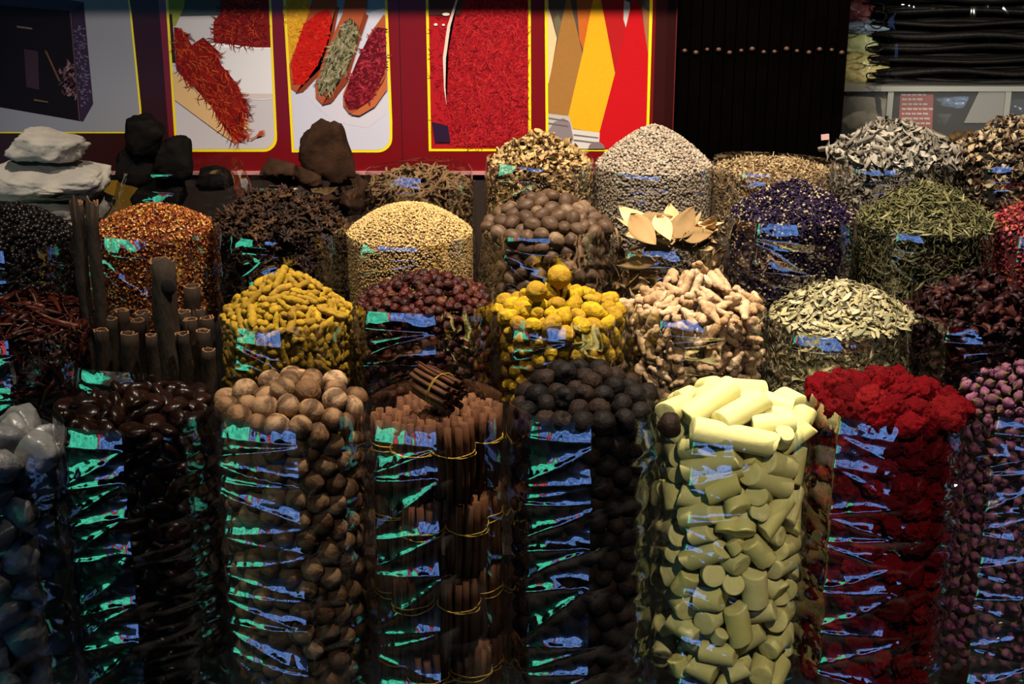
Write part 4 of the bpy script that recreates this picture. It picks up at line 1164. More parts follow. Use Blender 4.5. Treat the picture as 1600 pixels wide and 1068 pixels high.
# green herb
bag = Bag(1446, 212, 348, 281, 2.71, 1.2, vmin=520, offset=.008)
hl_ = [leaf_np(.022 * k, .0016 * k, curl=.8, bend=b, seed=s, nx=7, nyh=1, twist=t, thick=.0006) for s, (k, b, t) in enumerate([(1, .3, .8), (.8, -.4, -1), (1.3, .2, .5), (.9, .6, 1.4)])]
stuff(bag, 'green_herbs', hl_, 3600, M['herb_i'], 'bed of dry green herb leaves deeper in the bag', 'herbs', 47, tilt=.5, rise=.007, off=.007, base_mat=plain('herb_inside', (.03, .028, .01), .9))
lay(bag, [to_mesh('herb_leaf', v, M['herb']) for v in hl_], 280, 'herb_leaf', LB('narrow olive green dried herb leaf on its heap', 'narrow olive green dried herb leaf', 'narrow olive green herb leaf sticking up at the peak'), 'herb leaf', 'olive green herb leaves on the heap', 48, tilt=.6, rise=.014, smin=.8, smax=1.4)
make_film('cellophane_bag', bag, Z_ROW[3], 'clear cellophane bag full of olive green herb', seed=28, nth=110)
# red petals
bag = Bag(1645, 196, 356, 308, 2.71, 1.4, vmin=520)
stuff(bag, 'red_petals', [flake_np(.006, .005, s, .7) for s in range(5)], 3500, M['redpetal'], 'heap of bright red and pink dried petals', 'petals', 49, tilt=.8, rise=.007, off=.004, base_mat=M['redpetal_b'])
make_film('cellophane_bag', bag, Z_ROW[3], 'clear cellophane bag full of red and pink petals', seed=29, nth=90)

# ================================================================== back row
def rock(u, v, Y, s, seed, name, m, label, rot=(0, 0, 0), amp=.18, facet=.5, group=None, box=2.0):
    o = obj(name, to_mesh(name, hull_rock_np(seed, *s, n=int(facet), amp=amp, box=box), m)); o.location = P(u, v, Y); o.rotation_euler = rot
    return tag(o, label, 'rock', group)
# white rocks
rock(72, 227, 2.92, (.086, .060, .036), 3, 'white_rock', M['wrock'], 'smallest white rock, topmost of its stack of three', (0, .03, .2), .10, 26, 'white rocks', 2.6)
rock(66, 279, 2.93, (.138, .090, .037), 8, 'white_rock', M['wrock'], 'wide white slab of rock in the middle of its stack', (.12, .03, .05), .07, 34, 'white rocks', 6.0)
rock(56, 330, 2.93, (.110, .075, .036), 5, 'white_rock', M['wrock'], 'lowest white rock of its stack, under the wide slab', (0, 0, .2), .08, 30, 'white rocks', 5.0)
rock(150, 318, 2.98, (.045, .05, .045), 6, 'white_rock', M['wrock'], 'small white rock behind the tallest cassia tube', (0, 0, .4), .08, 24, 'white rocks')
bag = Bag(75, 196, 320, 300, 2.97, 1.5, vmin=400)
make_film('cellophane_bag', bag, Z_ROW[4], 'clear cellophane bag holding the stack of white rocks', seed=31, nth=90, lean=.02)
# black rocks
for k, (u, v, Y, s, lab) in enumerate([(226, 212, 2.96, (.045, .045, .046), 'upright black rock, topmost of its dark pile'), (285, 250, 2.94, (.062, .06, .050), 'broad black rock beside the saffron scoop poster'), (222, 262, 2.96, (.055, .06, .05), 'black rock under the upright topmost one'), (338, 285, 2.95, (.045, .05, .042), 'dark rough rock at the rim beside the brown rocks'), (250, 310, 2.93, (.07, .06, .045), 'black rock low behind the cellophane, above the chili flakes')]):
    rock(u, v, Y, s, 20 + k, 'black_rock', M['brock'], lab, (0, .2 * k, k), .09, 17, 'black rocks', 2.2)
bag = Bag(285, 184, 258, 240, 2.97, 1.5, vmin=400)
make_film('cellophane_bag', bag, Z_ROW[4], 'clear cellophane bag holding the black rocks', seed=32, nth=100, lean=.025, amp=.004)
# brown rocks
for k, (u, v, Y, s, lab) in enumerate([(514, 240, 2.93, (.062, .05, .072), 'large brown pointed rock standing against the spoon poster'), (437, 268, 2.94, (.050, .05, .034), 'low brown rock beside the pointed one'), (480, 277, 2.92, (.040, .045, .028), 'flat reddish brown rock in front of the pointed one'), (545, 300, 2.95, (.045, .05, .05), 'dark brown rock under the pointed one beside the roots'), (500, 322, 2.93, (.055, .05, .03), 'dark brown rock low behind the cellophane, above star anise')]):
    rock(u, v, Y, s, 40 + k, 'brown_rock', M['rrock'], lab, (.1, .1 * k, k * .7), .09, 15, 'brown rocks', 2.0)
bag = Bag(478, 184, 280, 262, 2.97, 1.5, vmin=400)
make_film('cellophane_bag', bag, Z_ROW[4], 'clear cellophane bag holding the brown rocks', seed=33, nth=100, lean=.02)
# roots
bag = Bag(655, 166, 288, 252, 2.97, 1.4, vmin=400, offset=.01)
ms = [to_mesh('root_piece', root_np(s), M['root']) for s in range(6)]
pk = pack(bag, [(.028, .0042)] * 6, .035, .70, seed=28, tilt=.7, smin=.8, smax=1.3, prot=(-.6, .9))
place(ms, pk, bag, 'root_piece', LB('dry brown forked root piece on its heap', 'dry brown forked root piece behind the cellophane', 'dry brown forked root piece sticking up topmost', 'dry brown root piece at the rim beside the brown rocks', 'dry brown root piece at the rim beside the tan flowers'), 'root', 'dry brown roots', 15)
make_film('cellophane_bag', bag, Z_ROW[4], 'clear cellophane bag of dry brown roots, its rim standing above them', seed=34, nth=100, extra=.035, amp=.002, lean=.008)
# tan flowers
bag = Bag(843, 168, 262, 208, 2.97, 1.4, vmin=400, offset=.006)
stuff(bag, 'tan_flowers', [flake_np(.007, .005, s, .8) for s in range(4)] + [crumple_np(3, .022, .006)], 2600, M['tan'], 'heap of curled tan dried flowers before the colour cone poster', 'dried flowers', 51, tilt=.8, rise=.009, off=.006, base_mat=M['tan_b'])
make_film('cellophane_bag', bag, Z_ROW[4], 'clear cellophane bag of curled tan flowers with a loose high rim', seed=35, nth=100, extra=.022, amp=.002, lean=.006)
# grey granules
bag = Bag(1021, 184, 258, 197, 2.97, 1.5, vmin=420)
stuff(bag, 'grey_granules', [seed_np(.0029, 1.1, 6, 5, s, .3) for s in range(4)], 10000, M['granule'], 'tall mound of pale grey beige granules in a clear bag', 'granules', 52, tilt=1, rise=.003, off=.0025, base_mat=M['granule_b'])
make_film('cellophane_bag', bag, Z_ROW[4], 'clear cellophane bag full of grey beige granules', seed=36, nth=100, amp=.002)
# straw
bag = Bag(1205, 184, 268, 252, 2.97, 1.5, vmin=400)
stuff(bag, 'straw_bits', [flake_np(.006, .003, s, .6) for s in range(3)] + [tube_np([(-.012, 0, 0), (0, .001, .001), (.012, 0, 0)], [.0007, .0008, .0006], 4) for s in range(1)], 3200, M['straw'], 'chopped straw coloured herb low in its bag before the black cabinet', 'dried herb', 53, tilt=.7, rise=.008, off=.005, base_mat=M['tan_b'])
make_film('cellophane_bag', bag, Z_ROW[4], 'clear cellophane bag of chopped straw herb with a high empty rim', seed=37, nth=100, extra=.022, amp=.002, lean=.006)
# grey curled leaves
bag = Bag(1395, 192, 250, 190, 2.97, 1.3, vmin=400, offset=.008)
gl_ = [leaf_np(.034 * k, .0055 * k, curl=1.2, bend=b, seed=s, nx=7, nyh=1, twist=t, thick=.0008) for s, (k, b, t) in enumerate([(1, .5, 1.2), (.8, -.5, -1.5), (1.2, .3, .8), (.9, .9, 2.0)])]
stuff(bag, 'grey_leaves', gl_, 1500, M['grey_i'], 'bed of grey curled leaves deeper in the bag', 'dried leaves', 54, tilt=.6, rise=.009, off=.009, base_mat=M['granule_b'])
lay(bag, [to_mesh('grey_leaf', v, M['grey']) for v in gl_], 190, 'grey_leaf', LB('grey white curled dried leaf on its heap', 'grey white curled dried leaf', 'grey white curled leaf sticking up at the peak'), 'dried leaf', 'grey curled leaves on the heap', 55, tilt=.7, rise=.016, smin=.8, smax=1.3)
make_film('cellophane_bag', bag, Z_ROW[4], 'clear cellophane bag full of grey curled leaves', seed=38, nth=100)
# brown flakes
bag = Bag(1585, 190, 248, 184, 2.97, 1.3, vmin=400, offset=.006)
stuff(bag, 'brown_flakes', [flake_np(.010, .007, s, .8) for s in range(5)] + [crumple_np(7, .022, .008)], 1900, M['brownflake'], 'heap of crumpled brown and beige flakes at the end of its row', 'dried flakes', 56, tilt=.9, rise=.012, off=.008, base_mat=M['dark_b'])
make_film('cellophane_bag', bag, Z_ROW[4], 'clear cellophane bag full of crumpled brown flakes', seed=39, nth=90)
print('goods done', round(time.time() - T0, 1))
#@@PART3
# ================================================================== stand, floor, walls
stand = empty('display_stand', (0, 2.55, 0))
wood = mat('dark_stand_wood', [(.02, .013, .009)], rough=.7, mott=(.012, .008, .006), mscale=10)
ys = [2.00, 2.318, 2.598, 2.858, 3.12]
for k in range(4):
    V, F = box_np(-1.35, 1.35, ys[k] - 2.55, ys[k + 1] - 2.55, 0, Z_ROW[k + 1])
    if k == 0: V, F = box_np(-1.35, 1.35, 1.99 - 2.55, ys[1] - 2.55, 0, Z_ROW[1])
    obj('step', mk_mesh('step', V, F, wood, False), stand)
tag(stand, 'dark wooden stepped stand carrying the four rows of bags', 'display stand')
fl = obj('floor', mk_mesh('floor', [(-6, -4, 0), (6, -4, 0), (6, 6, 0), (-6, 6, 0)], [np.array([(0, 1, 2, 3)])], mat('paving', [(.035, .033, .032)], rough=.6, mott=(.02, .02, .02), mscale=3), False)); tag(fl, 'dark paved floor of the lane', 'floor', kind='structure')

YW = 3.22
def wx(u, v=150, Y=YW): return P(u, v, Y).x
def wz(v, Y=YW): return P(800, v, Y).z
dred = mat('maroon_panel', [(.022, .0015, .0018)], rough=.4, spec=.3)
red = mat('red_board', [(.14, .002, .005)], rough=.35, spec=.45)
yel = mat('ochre_panel', [(.24, .13, .012)], rough=.5)
# red board with the seam between its sheets
x0, x1 = wx(-260), wx(1056)
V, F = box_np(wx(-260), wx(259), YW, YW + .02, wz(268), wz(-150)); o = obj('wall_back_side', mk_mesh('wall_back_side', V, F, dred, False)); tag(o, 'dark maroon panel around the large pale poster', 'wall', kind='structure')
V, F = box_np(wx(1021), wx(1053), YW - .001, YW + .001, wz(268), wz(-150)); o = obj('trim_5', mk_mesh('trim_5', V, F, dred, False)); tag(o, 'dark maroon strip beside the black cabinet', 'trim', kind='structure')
V, F = box_np(wx(259), x1, YW, YW + .02, wz(268), wz(-150))
o = obj('wall_back', mk_mesh('wall_back', V, F, red, False)); tag(o, 'glossy red display board behind the bags', 'wall', kind='structure')
V, F = box_np(wx(205), x1, YW + .002, YW + .02, .5, wz(272)); o = obj('wall_back_foot', mk_mesh('wall_back_foot', V, F, plain('foot_brown', (.02, .012, .010), .6), False)); tag(o, 'dark lower panel under the red display board', 'wall', kind='structure')
V, F = box_np(x0, wx(205), YW + .002, YW + .02, .5, wz(272)); o = obj('wall_back_base', mk_mesh('wall_back_base', V, F, yel, False)); tag(o, 'ochre lower panel behind the white rocks', 'wall', kind='structure')
V, F = box_np(x0, x1, YW - .008, YW + .002, wz(272), wz(267)); o = obj('trim_1', mk_mesh('trim_1', V, F, plain('pink_trim', (.45, .20, .20), .4), False)); tag(o, 'thin pale trim along the foot of the red board', 'trim', kind='structure')
V, F = box_np(wx(626), wx(627.2), YW - .0008, YW + .001, wz(266), wz(-150)); o = obj('trim_2', mk_mesh('trim_2', V, F, plain('seam', (.03, .002, .004), .5), False)); tag(o, 'thin dark seam between two sheets of the red board', 'trim', kind='structure')
V, F = box_np(wx(1052), wx(1059), YW - .006, YW + .02, wz(268), wz(-150)); o = obj('trim_3', mk_mesh('trim_3', V, F, plain('edge_strip', (.14, .02, .018), .25), False)); tag(o, 'narrow reddish edge strip between red board and black cabinet', 'trim', kind='structure')
# unseen board, added so that its edge shades the top of the posters
V, F = box_np(-1.6, wx(1062), 3.00, YW + .02, 1.529, 1.549); o = obj('shade_board', mk_mesh('shade_board', V, F, wood, False)); tag(o, 'added unseen board that shades the top of the posters', 'light blocker', kind='structure')

# ------------------------------------------------------------------ posters
def flat_np(px, lift, n_=None):
    """polygon given in photo pixels, printed on the wall: a fan round its middle"""
    pts = [P(u, v, YW) for u, v in px]
    c = sum(pts, Vector()) / len(pts); y = YW - lift
    V = [(p.x, y, p.z) for p in pts] + [(c.x, y, c.z)]
    n = len(pts)
    return np.array(V), np.array([(n, (i + 1) % n, i) for i in range(n)])
class Poster:
    def __init__(s, label, outer, inner, bg, lines=True, edge=(.80, .62, .01)):
        s.root = empty('poster', (0, 0, 0)); s.layers = []; s.mats = []; s.k = 0
        pts = [P(u, v, YW) for u, v in outer]; c = sum(pts, Vector()) / len(pts)
        s.o = Vector((c.x, YW, min(p.z for p in pts))); s.root.location = s.o
        tag(s.root, label, 'poster', 'posters on the red board')
        # sheet with thickness
        V = [(p.x, YW - .0012, p.z) for p in pts] + [(p.x, YW, p.z) for p in pts]; n = len(pts)
        q = [(i, (i + 1) % n, n + (i + 1) % n, n + i) for i in range(n)]
        V, F = np.array(V), [np.array(q)]
        f, ff = flat_np(outer, .0012)
        V, F = join_np([(V, F), (f, ff)])
        s.sheet = (V, F, plain('poster_edge', edge, .35, .4)); s.inner = inner
        s.add(inner, bg)
    def add(s, px, col, m=None, rough=.3, **k):
        if isinstance(col, bpy.types.Material): mm = col
        else: mm = plain('print', col, .5, .12)
        s.k += 1
        V, F = flat_np(px, .0014 + .00012 * s.k)
        s.layers.append((V, F)); s.mats.append(mm)
    def threads(s, inside, n, cols, seed, L=14, W=1.6, flow=None, curve=.5):
        """printed strands: thin curved strips"""
        R = random.Random(seed); s.k += 3
        us = [p[0] for p in inside]; vs = [p[1] for p in inside]; Vs, q = [], []
        def inpoly(u, v):
            c = False; j = len(inside) - 1
            for i in range(len(inside)):
                if (inside[i][1] > v) != (inside[j][1] > v) and u < (inside[j][0] - inside[i][0]) * (v - inside[i][1]) / (inside[j][1] - inside[i][1]) + inside[i][0]: c = not c
                j = i
            return c
        m = 0
        while m < n:
            u, v = R.uniform(min(us), max(us)), R.uniform(min(vs), max(vs))
            if not inpoly(u, v): continue
            a = (R.uniform(0, 6.3) if flow is None else flow + R.gauss(0, .5)); cu = R.uniform(-curve, curve); l = L * R.uniform(.5, 1.3); w = W * R.uniform(.5, 1.2)
            y = YW - .0014 - .00012 * s.k - R.uniform(0, .0008)
            b = len(Vs); uu, vv = u, v
            for k in range(4):
                aa = a + cu * k
                ww = w * (1, 1, .8, .2)[k] / 2
                for d in (-1, 1):
                    p = P(uu - math.sin(aa) * ww * d, vv + math.cos(aa) * ww * d, YW); Vs.append((p.x, y, p.z))
                uu += math.cos(aa) * l / 3; vv += math.sin(aa) * l / 3
            for k in range(3): q.append((b + 2 * k, b + 2 * k + 1, b + 2 * k + 3, b + 2 * k + 2))
            m += 1
        s.layers.append((np.array(Vs), np.array(q))); s.mats.append(mat('printed_strands', cols, rnd='island', rough=.5, spec=.1)); s.k += 5
    def done(s):
        V, F, m = s.sheet
        b = obj('border', mk_mesh('border', V - np.array(s.o), F, m, False), s.root); tag(b, 'yellow border sheet')
        Vs, Fs, mi, base = [], {}, {}, 0
        for i, (v, f) in enumerate(s.layers):
            Vs.append(v); Fs.setdefault(f.shape[1], []).append(f + base); mi.setdefault(f.shape[1], []).append(np.full(len(f), i)); base += len(v)
        ks = sorted(Fs)
        o = obj('picture', mk_mesh('picture', np.concatenate(Vs) - np.array(s.o), [np.concatenate(Fs[k]) for k in ks], s.mats, False, np.concatenate([np.concatenate(mi[k]) for k in ks])), s.root)
def arc(cx, cy, rx, ry, a0, a1, n=12): return [(cx + rx * math.cos(math.radians(a0 + (a1 - a0) * i / n)), cy + ry * math.sin(math.radians(a0 + (a1 - a0) * i / n))) for i in range(n + 1)]
def clip(px, x0=None, x1=None, f=None):
    return px
def clip_poly(px, inner):
    """keep the part of a printed shape inside the (convex) picture field"""
    out = list(px); n = len(inner)
    A = sum(inner[i][0] * inner[(i + 1) % n][1] - inner[(i + 1) % n][0] * inner[i][1] for i in range(n)); sg = 1 if A > 0 else -1
    for i in range(n):
        a, b = inner[i], inner[(i + 1) % n]
        side = lambda p: sg * ((b[0] - a[0]) * (p[1] - a[1]) - (b[1] - a[1]) * (p[0] - a[0]))
        src, out = out, []
        for k in range(len(src)):
            p, q = src[k], src[(k + 1) % len(src)]; sp, sq = side(p), side(q)
            if sp >= 0: out.append(p)
            if (sp >= 0) != (sq >= 0):
                t = sp / (sp - sq); out.append((p[0] + t * (q[0] - p[0]), p[1] + t * (q[1] - p[1])))
        if not out: return []
    return out
Poster.cadd = lambda s, px, col, **k: (lambda c: s.add(c, col, **k) if len(c) > 2 else None)(clip_poly(px, s.inner))

TOP = -110
# poster with the dark box
p = Poster('large pale poster showing a dark purple box, beside the dark gap', [(-330, TOP), (186, TOP), (206, 22), (221, 170), (221, 208), (-330, 208)], [(-330, TOP), (184, TOP), (203, 22), (218, 170), (218, 205.5), (-330, 205.5)], (.25, .25, .30))
p.add([(-60, -20), (110, 17), (125, 189), (4, 168), (-60, 158)], (.006, .0025, .005)); p.add([(-60, -34), (20, -12), (131, 3), (110, 17), (0, 8), (-60, 0)], (.05, .038, .07)); p.add([(110, 17), (131, 3), (146, 162), (130, 190), (124, 188)], (.028, .015, .04))
p.threads([(112, 45), (130, 35), (141, 150), (126, 165)], 120, [(.10, .07, .14), (.16, .12, .2), (.03, .015, .05)], 2, 5, 2, flow=.5, curve=.05)
p.add([(26, 40), (50, 43), (52, 46), (28, 43)], (.16, .09, .09)); p.add([(38, 76), (60, 80), (62, 140), (42, 136)], (.035, .018, .03)); p.add([(70, 78), (74, 80), (96, 128), (92, 126)], (.12, .06, .03))
p.threads([(92, 100), (116, 100), (120, 150), (96, 148)], 60, [(.16, .08, .10), (.04, .012, .02), (.24, .14, .16)], 3, 9, 3); p.add([(54, 154), (76, 158), (76, 160), (54, 157)], (.12, .07, .04)); p.add([(110, 20), (112, 19), (126, 186), (124, 188)], (.07, .04, .05))
p.done()
# saffron scoop
OUT = [(252, TOP), (420, TOP), (426.5, 70)] + [(433, 212)] + arc(412, 216, 21, 21, -5, 90, 8) + [(274, 237)]
INN = [(256, TOP), (415, TOP), (423, 70), (429, 212)] + arc(410, 214, 18.5, 18.5, -5, 90, 8) + [(278, 233)]
p = Poster('poster of saffron in a wooden scoop before a white bowl', OUT, INN, (.50, .47, .52))
p.cadd([(250, TOP), (430, TOP), (430, 22), (262, 26)], (.06, .08, .09)); p.cadd([(250, TOP), (300, TOP), (288, 10), (275, 40), (262, 44)], (.25, .27, .05)); p.cadd([(263, 22), (269, 22), (275, 98), (267, 98)], (.02, .015, .012))
p.cadd([(327, 68), (430, 72), (430, 155)] + arc(408, 112, 66, 44, 60, 160, 8), (.66, .64, .69)); p.cadd(arc(404, 146, 42, 8, 0, 180, 8), (.55, .47, .46)); p.cadd([(330, 68)] + arc(400, 70, 70, 6, 180, 0, 8), (.86, .84, .86))
p.cadd([(334, 66), (334, 34), (345, 20), (345, TOP), (430, TOP), (430, 74), (400, 74)], (.16, .008, .010)); p.threads([(336, 64), (337, 36), (347, 12), (349, -40), (408, -40), (412, 70), (380, 72)], 700, [(.26, .008, .008), (.15, .004, .007), (.44, .05, .015), (.05, .002, .004), (.20, .006, .007)], 4, 14, 1.5, curve=.7)
p.cadd([(270, 110), (290, 122), (355, 205), (372, 222), (366, 222), (340, 205), (274, 156)], (.62, .40, .20)); p.cadd([(290, 118), (330, 130), (386, 165), (389, 195), (381, 216), (370, 222), (352, 206)], (.68, .46, .24))
heap = [(272, 42), (284, 44), (300, 70), (318, 58), (340, 78), (342, 96), (372, 132), (384, 165), (380, 210), (368, 219), (352, 200), (330, 165), (300, 132), (276, 108)]
p.cadd(heap, (.14, .008, .008)); p.threads(heap, 1100, [(.32, .012, .008), (.20, .005, .006), (.52, .085, .018), (.05, .002, .003), (.26, .008, .008), (.12, .004, .004), (.30, .010, .008)], 5, 18, 1.6, flow=1.0, curve=.7); p.threads([(384, 220), (400, 210), (414, 207), (398, 216)], 8, [(.38, .04, .015), (.5, .08, .02)], 6, 16, 3, flow=-.5)
p.done()
# spoons
OUT = [(436, TOP), (602, TOP), (606, 20), (613, 190), (613, 214)] + arc(590, 216, 23, 22, 0, 90, 8) + [(456, 238)]
INN = [(440.5, TOP), (598, TOP), (602, 20), (609, 190), (609, 213)] + arc(589, 214, 20, 20, 0, 90, 8) + [(460, 234)]
p = Poster('poster of three wooden spoons heaped with spices', OUT, INN, (.50, .50, .62))
p.cadd([(430, TOP), (620, TOP), (620, 6), (575, 20), (440, 20)], (.20, .33, .46)); p.cadd([(478, 150), (600, 120), (612, 170), (575, 200), (520, 190)], (.52, .50, .60))
p.cadd([(440, 10), (480, -30), (486, 20), (478, 50), (462, 90), (452, 96)], (.62, .30, .02)); p.threads([(442, 10), (480, -20), (484, 20), (476, 50), (458, 90)], 130, [(.75, .40, .03), (.5, .22, .015), (.82, .5, .06)], 7, 8, 2)
wd, wd2 = (.34, .075, .030), (.20, .035, .015)
p.cadd([(500, TOP), (528, TOP), (526, 20), (517, 62), (500, 110), (480, 138), (465, 145), (455, 138), (452, 100), (476, 40), (488, 0)], wd); p.cadd([(526, 10), (530, 12), (520, 64), (498, 118), (474, 143), (462, 146), (500, 108), (516, 58)], wd2)
pap = [(474, 40), (496, 20), (514, 14), (519, 30), (512, 64), (496, 102), (474, 132), (460, 132), (455, 100)]
p.cadd(pap, (.46, .008, .006)); p.threads(pap, 260, [(.52, .012, .008), (.38, .006, .006), (.60, .03, .012), (.28, .004, .006)], 8, 6, 2.2)
p.cadd([(556, TOP), (578, TOP), (572, 20), (562, 60), (545, 120), (522, 156), (504, 163), (494, 152), (493, 130), (516, 66), (536, 20)], wd); p.cadd([(570, 20), (576, 24), (562, 66), (543, 128), (518, 160), (503, 164), (530, 130), (552, 80)], wd2)
tea = [(538, 34), (548, 28), (560, 40), (560, 62), (546, 104), (520, 140), (502, 150), (496, 138), (516, 76)]
p.cadd(tea, (.035, .03, .016)); p.threads(tea, 330, [(.14, .12, .06), (.25, .22, .12), (.05, .045, .02), (.36, .33, .22), (.03, .02, .012)], 9, 12, 2.8, flow=2.0)
p.cadd([(600, 22), (620, 40), (620, 120), (590, 160), (565, 178), (546, 176), (537, 164), (537, 145), (560, 90), (580, 50)], wd); p.cadd([(612, 100), (612, 130), (586, 166), (562, 180), (548, 178), (575, 160), (598, 130)], (.42, .11, .04))
sm = [(575, 60), (590, 42), (602, 44), (606, 90), (600, 116), (580, 156), (560, 170), (545, 170), (538, 150), (556, 100)]
p.cadd(sm, (.09, .004, .008)); p.threads(sm, 330, [(.24, .010, .022), (.14, .006, .014), (.36, .03, .05), (.05, .002, .005)], 10, 7, 3.2)
p.done()
# saffron heap
OUT = [(663, TOP), (829, TOP), (830, 236), (670, 236)]; INN = [(667.5, TOP), (825, TOP), (825.5, 232), (674, 232)]
p = Poster('poster filled with bright red saffron threads and a glass edge', OUT, INN, (.34, .008, .014))
p.threads([(672, 20), (822, -60), (823, 228), (678, 228)], 900, [(.30, .008, .014), (.20, .004, .01), (.08, .003, .008), (.42, .02, .02)], 11, 10, 1.1, curve=.8); p.cadd([(664, TOP), (750, TOP), (720, 22), (668, 24)], (.08, .03, .03))
hp = [(708, 60), (722, 26), (760, -20), (823, -40), (824, 228), (712, 228), (700, 150)]
p.cadd(hp, (.26, .006, .011)); p.threads(hp, 3200, [(.50, .016, .022), (.36, .008, .014), (.58, .035, .035), (.20, .004, .010), (.05, .002, .004)], 12, 10, .95, curve=.8)
p.cadd([(675, 190), (700, 196), (704, 222), (680, 222)], (.02, .008, .03)); p.cadd([(712, 0), (716, -2), (704, 40), (697, 90), (696, 135), (698, 165), (694, 140), (692, 90), (699, 40)], (.62, .48, .42)); p.cadd(arc(697, 22, 6, 2.4, 0, 360, 10), (.9, .86, .8)); p.cadd(arc(681, 38, 3, 2, 0, 360, 8), (.8, .7, .65)); p.cadd(arc(693, 38.5, 2.4, 1.6, 0, 360, 8), (.8, .7, .65))
p.done()
# cones of colour
OUT = [(850, TOP), (1022, TOP), (1020, 0), (1013, 236), (853, 236)]; INN = [(854.5, TOP), (1017, TOP), (1015, 0), (1009, 232), (857, 232)]
p = Poster('poster of tall brown, orange and red powder cones in sacks', OUT, INN, (.08, .06, .05))
g = lambda c, n: mat('printed_powder', [tuple(x * .85 for x in c), c, tuple(min(1, x * 1.12) for x in c)], rnd='noise', mscale=260, rough=.4)
p.cadd([(855, TOP), (857, 10), (870, 60), (858, 130), (854, 130)], (.72, .46, .26)); p.cadd([(865, 30), (872, 22), (880, 40), (874, 66), (868, 50)], (.13, .11, .06))
p.cadd([(893, TOP), (922, TOP), (925, 5), (912, 80), (905, 60)], g((.46, .105, .016), 1)); p.cadd([(955, TOP), (968, TOP), (980, 60), (970, 105), (958, 110), (940, 15)], g((.36, .010, .012), 2)); p.cadd([(975, 0), (984, 4), (985, 30), (978, 44), (974, 30)], (.5, .45, .45)); p.cadd([(1003, 10), (1016, 20), (1014, 90), (1009, 70)], (.30, .12, .05))
p.cadd([(889, -20), (893, 10), (910, 84), (905, 110), (888, 182), (856, 178), (856, 135), (870, 68)], g((.29, .135, .035), 3)); p.cadd([(932, -30), (940, 5), (961, 115), (940, 208), (892, 200), (888, 180), (910, 84)], g((.72, .33, .012), 4)); p.cadd([(990, -10), (1001, 10), (1014, 95), (1012, 240), (938, 240), (935, 212), (962, 110)], g((.44, .006, .010), 5))
sk = (.40, .37, .36)
p.cadd([(856, 177), (889, 181), (896, 204), (900, 234), (854, 234)], sk); p.cadd([(893, 201), (937, 207), (936, 222), (945, 234), (894, 234)], (.52, .49, .48)); p.cadd([(856, 205), (866, 190), (880, 184), (890, 190), (896, 215), (890, 234), (856, 234)], (.20, .16, .18))
for dv in (0, 8): p.cadd([(857, 183 + dv), (888, 188 + dv), (888, 190 + dv), (857, 185.5 + dv)], (.12, .10, .10)); p.cadd([(896, 209 + dv), (935, 214 + dv), (935, 216 + dv), (896, 211.5 + dv)], (.15, .12, .12))
p.cadd(arc(932, 232, 13, 11, 180, 360, 10), (.17, .13, .14))
p.done()

# ------------------------------------------------------------------ black cabinet
black = mat('black_cabinet_wood', [(.0010, .0008, .0007)], rough=.9, spec=.0, mott=(.0018, .001, .001), mscale=12)
YC = 3.16; cx0, cx1 = wx(1060, 100, YC), wx(1326, 60, YC)
cabinet = empty('black_cabinet', ((cx0 + cx1) / 2, YC + .1, .5)); co = np.array(cabinet.location)
V, F = box_np(cx0, cx1, YC + .012, YC + .25, .5, 1.60); obj('body', mk_mesh('body', V - co, F, black, False), cabinet)
n = 15
for k in range(n):
    a, b = cx0 + (cx1 - cx0) * k / n, cx0 + (cx1 - cx0) * (k + 1) / n
    V, F = box_np(a + .0012, b - .0012, YC, YC + .012, .52, 1.58); obj('plank', mk_mesh('plank', V - co, F, black, False), cabinet)
    s, f = ball_np(12, 8); s = s * np.array([.0055, .005, .0048]) * (1 + .12 * math.sin(k * 2.3)); z = wz(79 + 3 * math.sin(k * 1.9), YC)
    s = s + np.array([(a + b) / 2 + .002 * math.sin(k * 3.1), YC - .003, z]); tag(obj('stud', mk_mesh('stud', s - co, f, plain('stud_wood', (.07, .032, .02), .4)), cabinet), 'round brown stud')
tag(cabinet, 'black plank cabinet with one row of small round studs', 'cabinet')
V, F = box_np(0, .018, -.002, 0, 0, .013); o = obj('paper_tag', mk_mesh('paper_tag', V, F, plain('pink_paper', (.60, .36, .33), .7), False), loc=P(1283, 219, YC - .001)); o.rotation_euler = (0, -.1, 0); tag(o, 'small pinkish paper tag stuck low on the black cabinet', 'tag')

# ------------------------------------------------------------------ counter at the end of the stall
YQ = 3.45
acr = film_mat('grey_acrylic', .5, .03, .12, (.85, .86, .85), haze=.05)
cnt = empty('acrylic_counter', (wx(1470, 150, YQ), YQ + .15, .6)); co = np.array(cnt.location)
def part(name, x0, x1, y0, y1, z0, z1, m, label=None):
    V, F = box_np(x0, x1, y0, y1, z0, z1); o = obj(name, mk_mesh(name, V - co, F, m, False), cnt)
    return tag(o, label) if label else o
xl, xr = wx(1290, 150, YQ), wx(1720, 150, YQ)
edge = plain('acrylic_edge', (.22, .22, .20), .3, .4)
part('top_slab', xl, xr, YQ - .01, YQ + .30, wz(142, YQ), wz(134, YQ), edge)
part('front_pane', xl, xr, YQ, YQ + .004, .6, wz(142, YQ), acr)
for u in (1385, 1568): part('upright', wx(u, 165, YQ), wx(u + 9, 165, YQ), YQ - .006, YQ + .004, .6, wz(142, YQ), edge)
V = np.array([P(u, v, YQ - .003)[:] for u, v in [(1506, 192), (1533, 136), (1572, 136), (1566, 192)]]); V = np.concatenate([V, V + np.array([0, .003, 0])])
obj('slanted_pane', mk_mesh('slanted_pane', V - co, [np.array([(0, 1, 2, 3), (7, 6, 5, 4), (0, 4, 5, 1), (1, 5, 6, 2), (2, 6, 7, 3), (3, 7, 4, 0)])], plain('grey_pane', (.17, .17, .16), .25, .5), False), cnt)
